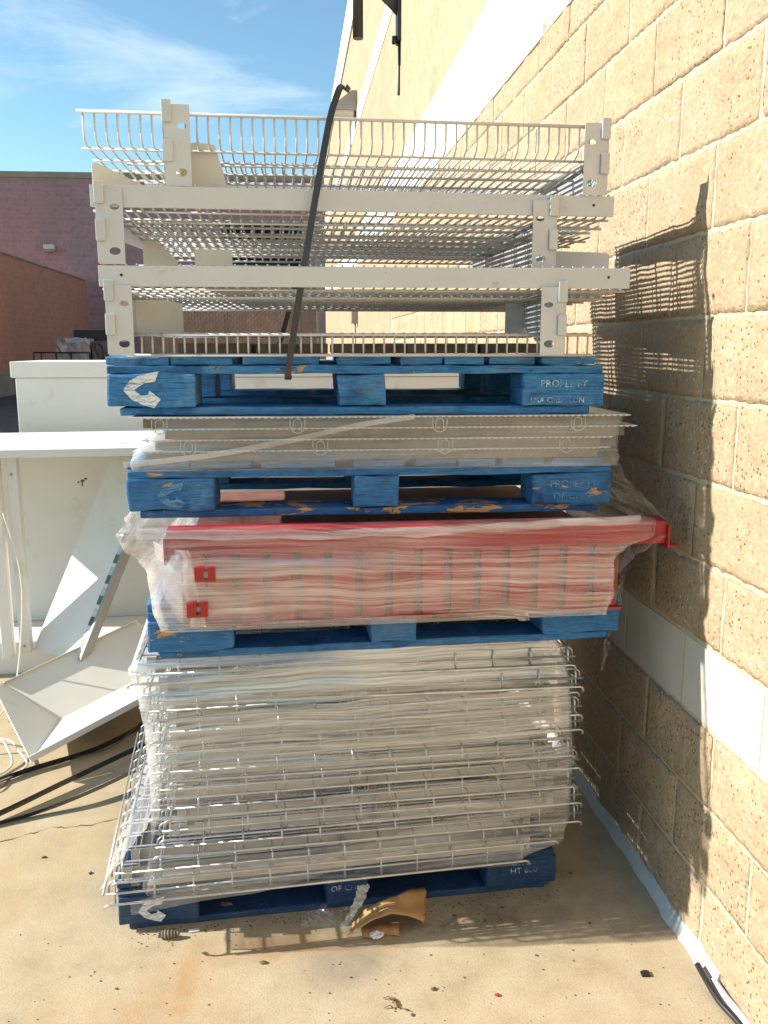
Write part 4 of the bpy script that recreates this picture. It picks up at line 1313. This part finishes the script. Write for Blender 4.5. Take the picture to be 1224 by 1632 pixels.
# ------------------------------------------------------------------ straps, cords and wires on the ground at left
b = MB(); b.ribbon(catmull([(-0.44, 3.30, 0.03), (-0.57, 3.25, 0.035), (-0.80, 3.00, 0.03), (-1.02, 2.76, 0.020), (-1.35, 2.45, 0.012)], 8), 0.026, 0.0012, (0.1, -0.35, 1))
tag(b.build('ground_strap', M['black_strap']), 'upper black strap running from the mesh stack to the left edge', 'strap', 'black straps on the ground')
b = MB(); b.ribbon(catmull([(-0.40, 3.16, 0.05), (-0.53, 3.05, 0.05), (-0.72, 2.88, 0.035), (-0.88, 2.80, 0.012), (-1.05, 2.73, 0.006), (-1.35, 2.62, 0.005)], 8), 0.026, 0.0012, (0.1, -0.6, 0.8))
tag(b.build('ground_strap', M['black_strap']), 'lower black strap with a shiny bend in front of the tray', 'strap', 'black straps on the ground')
b = MB(); b.ribbon(catmull([(-0.52, 3.55, 0.05), (-0.75, 3.28, 0.02), (-0.98, 3.12, 0.014), (-1.15, 2.98, 0.013), (-1.5, 2.76, 0.012)], 8), 0.024, 0.0012, (0.1, -0.3, 1))
tag(b.build('ground_strap', M['black_strap']), 'black strap passing under the lower edge of the white tray', 'strap', 'black straps on the ground')
b = MB(); b.tube(catmull([(-0.52, 3.50, 0.10), (-0.62, 3.40, 0.06), (-0.72, 3.26, 0.02), (-0.88, 3.20, 0.008), (-1.02, 3.10, 0.008), (-1.06, 2.98, 0.008), (-1.2, 2.94, 0.008)], 8), 0.003, 5)
tag(b.build('thin_wire', M['brown_wire']), 'thin brown wire trailing along the ground below the tray', 'wire')
for lab, pts, rr in (
        ('white cord looping down beside the left end of the tray', [(-1.26, 3.30, 0.06), (-1.15, 3.30, 0.07), (-1.09, 3.24, 0.04), (-1.06, 3.16, 0.01), (-1.12, 3.08, 0.008), (-1.3, 3.06, 0.008)], 0.0045),
        ('white cord lying in a loop in front of the tray end', [(-1.35, 3.42, 0.02), (-1.14, 3.36, 0.03), (-1.05, 3.24, 0.03), (-1.00, 3.15, 0.015), (-1.05, 3.06, 0.012), (-1.15, 2.98, 0.012), (-1.3, 2.9, 0.012)], 0.004),
        ('white cord hanging down along the left upright', [(-1.22, 3.80, 0.85), (-1.17, 3.80, 0.60), (-1.175, 3.78, 0.35), (-1.20, 3.70, 0.10), (-1.24, 3.6, 0.02)], 0.003)):
    b = MB(); b.tube(catmull(pts, 8), rr, 6)
    tag(b.build('loose_cable', M['white_cord']), lab, 'cord', 'white cords')

# ------------------------------------------------------------------ litter in front of the stack
cd = MB()
vs, fs = [], []
for i in range(25):
    u = i / 24
    for k in range(9):
        v = k / 8 - 0.5
        x = 0.135 + 0.205 * u + 0.02 * v + 0.012 * mnoise.noise(Vector((v * 9, 3, u))) * (abs(u - 0.5) * 2) ** 4
        y = 2.10 + 0.045 * u + v * (0.075 + 0.05 * max(0, u - 0.55) * 2) - 0.02 * math.sin(u * math.pi)
        z = 0.012 + 0.060 * math.sin((u * 0.86 + 0.05) * math.pi) + (0.05 * max(0, u - 0.55) if v > 0.2 else 0) + 0.006 * mnoise.noise(Vector((u * 5, v * 4, 1)))
        vs.append((x, y, z))
for i in range(24):
    for k in range(8):
        fs.append((i * 9 + k, (i + 1) * 9 + k, (i + 1) * 9 + k + 1, i * 9 + k + 1))
cd.add(vs, fs, True)
o = cd.build('cardboard_scrap', M['card'])
sm = o.modifiers.new('thickness', 'SOLIDIFY'); sm.thickness = 0.002
tag(o, 'curled brown cardboard strip on the ground in front of the bottom pallet', 'cardboard')
b = MB()
vs = [(0.16 + 0.10 * i / 8, 2.075 - 0.012 * math.sin(i) * 0.5 + 0.03 * j, 0.004 + 0.012 * j + 0.002 * math.sin(i * 2)) for i in range(9) for j in range(2)]
b.add(vs, [(2 * i, 2 * i + 2, 2 * i + 3, 2 * i + 1) for i in range(8)], True)
o = b.build('cardboard_flap', M['card']); sm = o.modifiers.new('thickness', 'SOLIDIFY'); sm.thickness = 0.002
tag(o, 'small flat cardboard flap under the curled cardboard strip', 'cardboard')
sheet('film_tail', 'twisted film tail hanging from the wire decks down to the cardboard',
      lambda u, v: (0.165 - 0.055 * u ** 1.5 + (v - 0.5) * (0.03 - 0.012 * u) + wrk(u * 3, v, 0.008, 3, 21), 2.085 - 0.004 * u + wrk(u * 3, v, 0.012, 3, 22), 0.148 - 0.115 * u), 20, 6, 'film_dense')
sheet('film_tail', 'small crumpled heap of clear film beside the cardboard strip',
      lambda u, v: (0.0 + 0.135 * u, 2.10 + 0.07 * v + wrk(u, v, 0.02, 6, 31), 0.022 + 0.03 * math.sin(u * 3.1) * math.sin(v * 3.1) + wrk(u, v, 0.02, 7, 32)), 16, 10, 'film_loose')


def lump(name, label, cat, loc, sz, mat, seed, flat=1.0, rz=0):
    bm = bmesh.new()
    bmesh.ops.create_icosphere(bm, subdivisions=3, radius=1)
    for p in bm.verts:
        q = p.co * 2.6 + Vector((seed, seed, seed))
        p.co *= 1 + 0.45 * mnoise.noise(q) + 0.25 * mnoise.noise(q * 2.5)
        p.co = Vector((p.co.x * sz[0], p.co.y * sz[1], p.co.z * sz[2]))
    z0 = min(p.co.z for p in bm.verts)
    for p in bm.verts:
        p.co.z -= z0
    me = bpy.data.meshes.new(name)
    bm.to_mesh(me); bm.free()
    me.materials.append(M[mat])
    o = bpy.data.objects.new(name, me)
    COL.objects.link(o)
    o.location = loc
    o.rotation_euler = (0, 0, R(rz))
    return tag(o, label, cat)


cone = thing('pine_cone', 'small grey cone lying in front of the bottom pallet at left', 'cone', (-0.352, 2.128, 0))
for k in range(7):
    b = MB()
    x = -0.024 + k * 0.008
    rr = 0.011 - abs(k - 2.5) * 0.0016
    b.tube([(x, 0, 0.012), (x + 0.004, 0, 0.012), (x + 0.008, 0, 0.0125)], [rr, rr * 1.15, rr * 0.5], 9, False)
    b.build('scale', M['grey_debris'], cone)
b = MB(); b.bevel_box(-0.014, 0.014, -0.006, 0.006, 0, 0.004, 0.001); o = b.build('paper_scrap', M['scrap']); o.location = (-0.285, 2.150, 0.0005); o.rotation_euler = (0, 0, 0.15)
tag(o, 'tiny white paper scrap against the bottom pallet', 'scrap')
lump('foil_scrap', 'crumpled white scrap in front of the curled cardboard', 'scrap', (0.198, 2.072, 0), (0.018, 0.012, 0.008), 'scrap', 3)
lump('red_scrap', 'tiny red scrap on the sunlit concrete', 'scrap', (0.468, 1.831, 0), (0.006, 0.005, 0.002), 'red_bit', 5)
b = MB(); b.prism([(-0.011, -0.009, 0.001), (0.010, -0.011, 0.001), (0.012, 0.008, 0.001), (0.002, 0.011, 0.001), (-0.010, 0.007, 0.001)], (0, 0, 0.004))
o = b.build('black_scrap', M['black_bit']); o.location = (0.851, 1.864, 0)
tag(o, 'small black scrap on the concrete near the wall', 'scrap')
tw = MB()
rt_ = random.Random(12)
for k in range(7):
    x, y = rt_.uniform(-0.012, 0.012), rt_.uniform(-0.02, 0.02)
    a = rt_.uniform(0, 6.28)
    tw.tube([(x, y, 0.003), (x + 0.010 * math.cos(a), y + 0.010 * math.sin(a), 0.007), (x + 0.022 * math.cos(a + 0.6), y + 0.022 * math.sin(a + 0.6), 0.003)], 0.0016, 4)
o = tw.build('dry_twig', M['debris']); o.location = (0.222, 1.832, 0)
tag(o, 'small dry twig cluster on the sunlit concrete at the bottom', 'twig')
bits = [(-0.098, 2.005, 0.008), (0.318, 1.868, 0.007), (0.255, 1.79, 0.005), (0.40, 1.90, 0.003), (0.60, 1.96, 0.004), (0.12, 1.93, 0.003), (0.78, 2.07, 0.005), (0.70, 1.97, 0.003), (0.80, 2.30, 0.006), (-0.45, 1.95, 0.004), (0.33, 1.99, 0.003), (0.50, 2.11, 0.006), (0.42, 2.14, 0.005), (0.56, 2.16, 0.006), (-0.78, 2.55, 0.007), (-0.62, 2.45, 0.006)]
near = ['beside the dark smudge', 'near the red scrap', 'below the dry twig', 'between twig and red scrap', 'at the edge of the stack shadow', 'in front of the cardboard', 'in the shadow near the wall', 'just outside the stack shadow', 'in the shade by the white sealant', 'left of the rust stain', 'in front of the bottom pallet middle', 'close to the pallet right of the cardboard', 'touching the cardboard shadow', 'under the right end of the bottom pallet', 'by the ground crack at left', 'left of the bottom pallet']
for k, (x, y, s) in enumerate(bits):
    lump('leaf_bit', f'small brown leaf crumb {near[k]}', 'leaf', (x, y, 0), (s, s * 0.7, s * 0.35), 'debris', k + 20, rz=k * 40)
gs = random.Random(21)
b = MB()
for k in range(420):
    x = gs.uniform(-0.45, 0.75)
    y = 2.163 + (x + 0.48) * 0.06 - abs(gs.gauss(0, 0.03))
    if k > 260:
        x, y = gs.uniform(-0.9, 0.95), gs.uniform(1.6, 2.2)
    s = gs.uniform(0.0006, 0.0017)
    b.box(x - s, x + s, y - s, y + s, 0, s * 1.2, Matrix.Translation((x, y, 0)) @ Matrix.Rotation(gs.uniform(0, 3), 4, 'Z') @ Matrix.Translation((-x, -y, 0)))
tag(b.build('grit', M['debris']), 'fine grit and crumbs scattered in front of the bottom pallet', 'grit', kind='stuff')
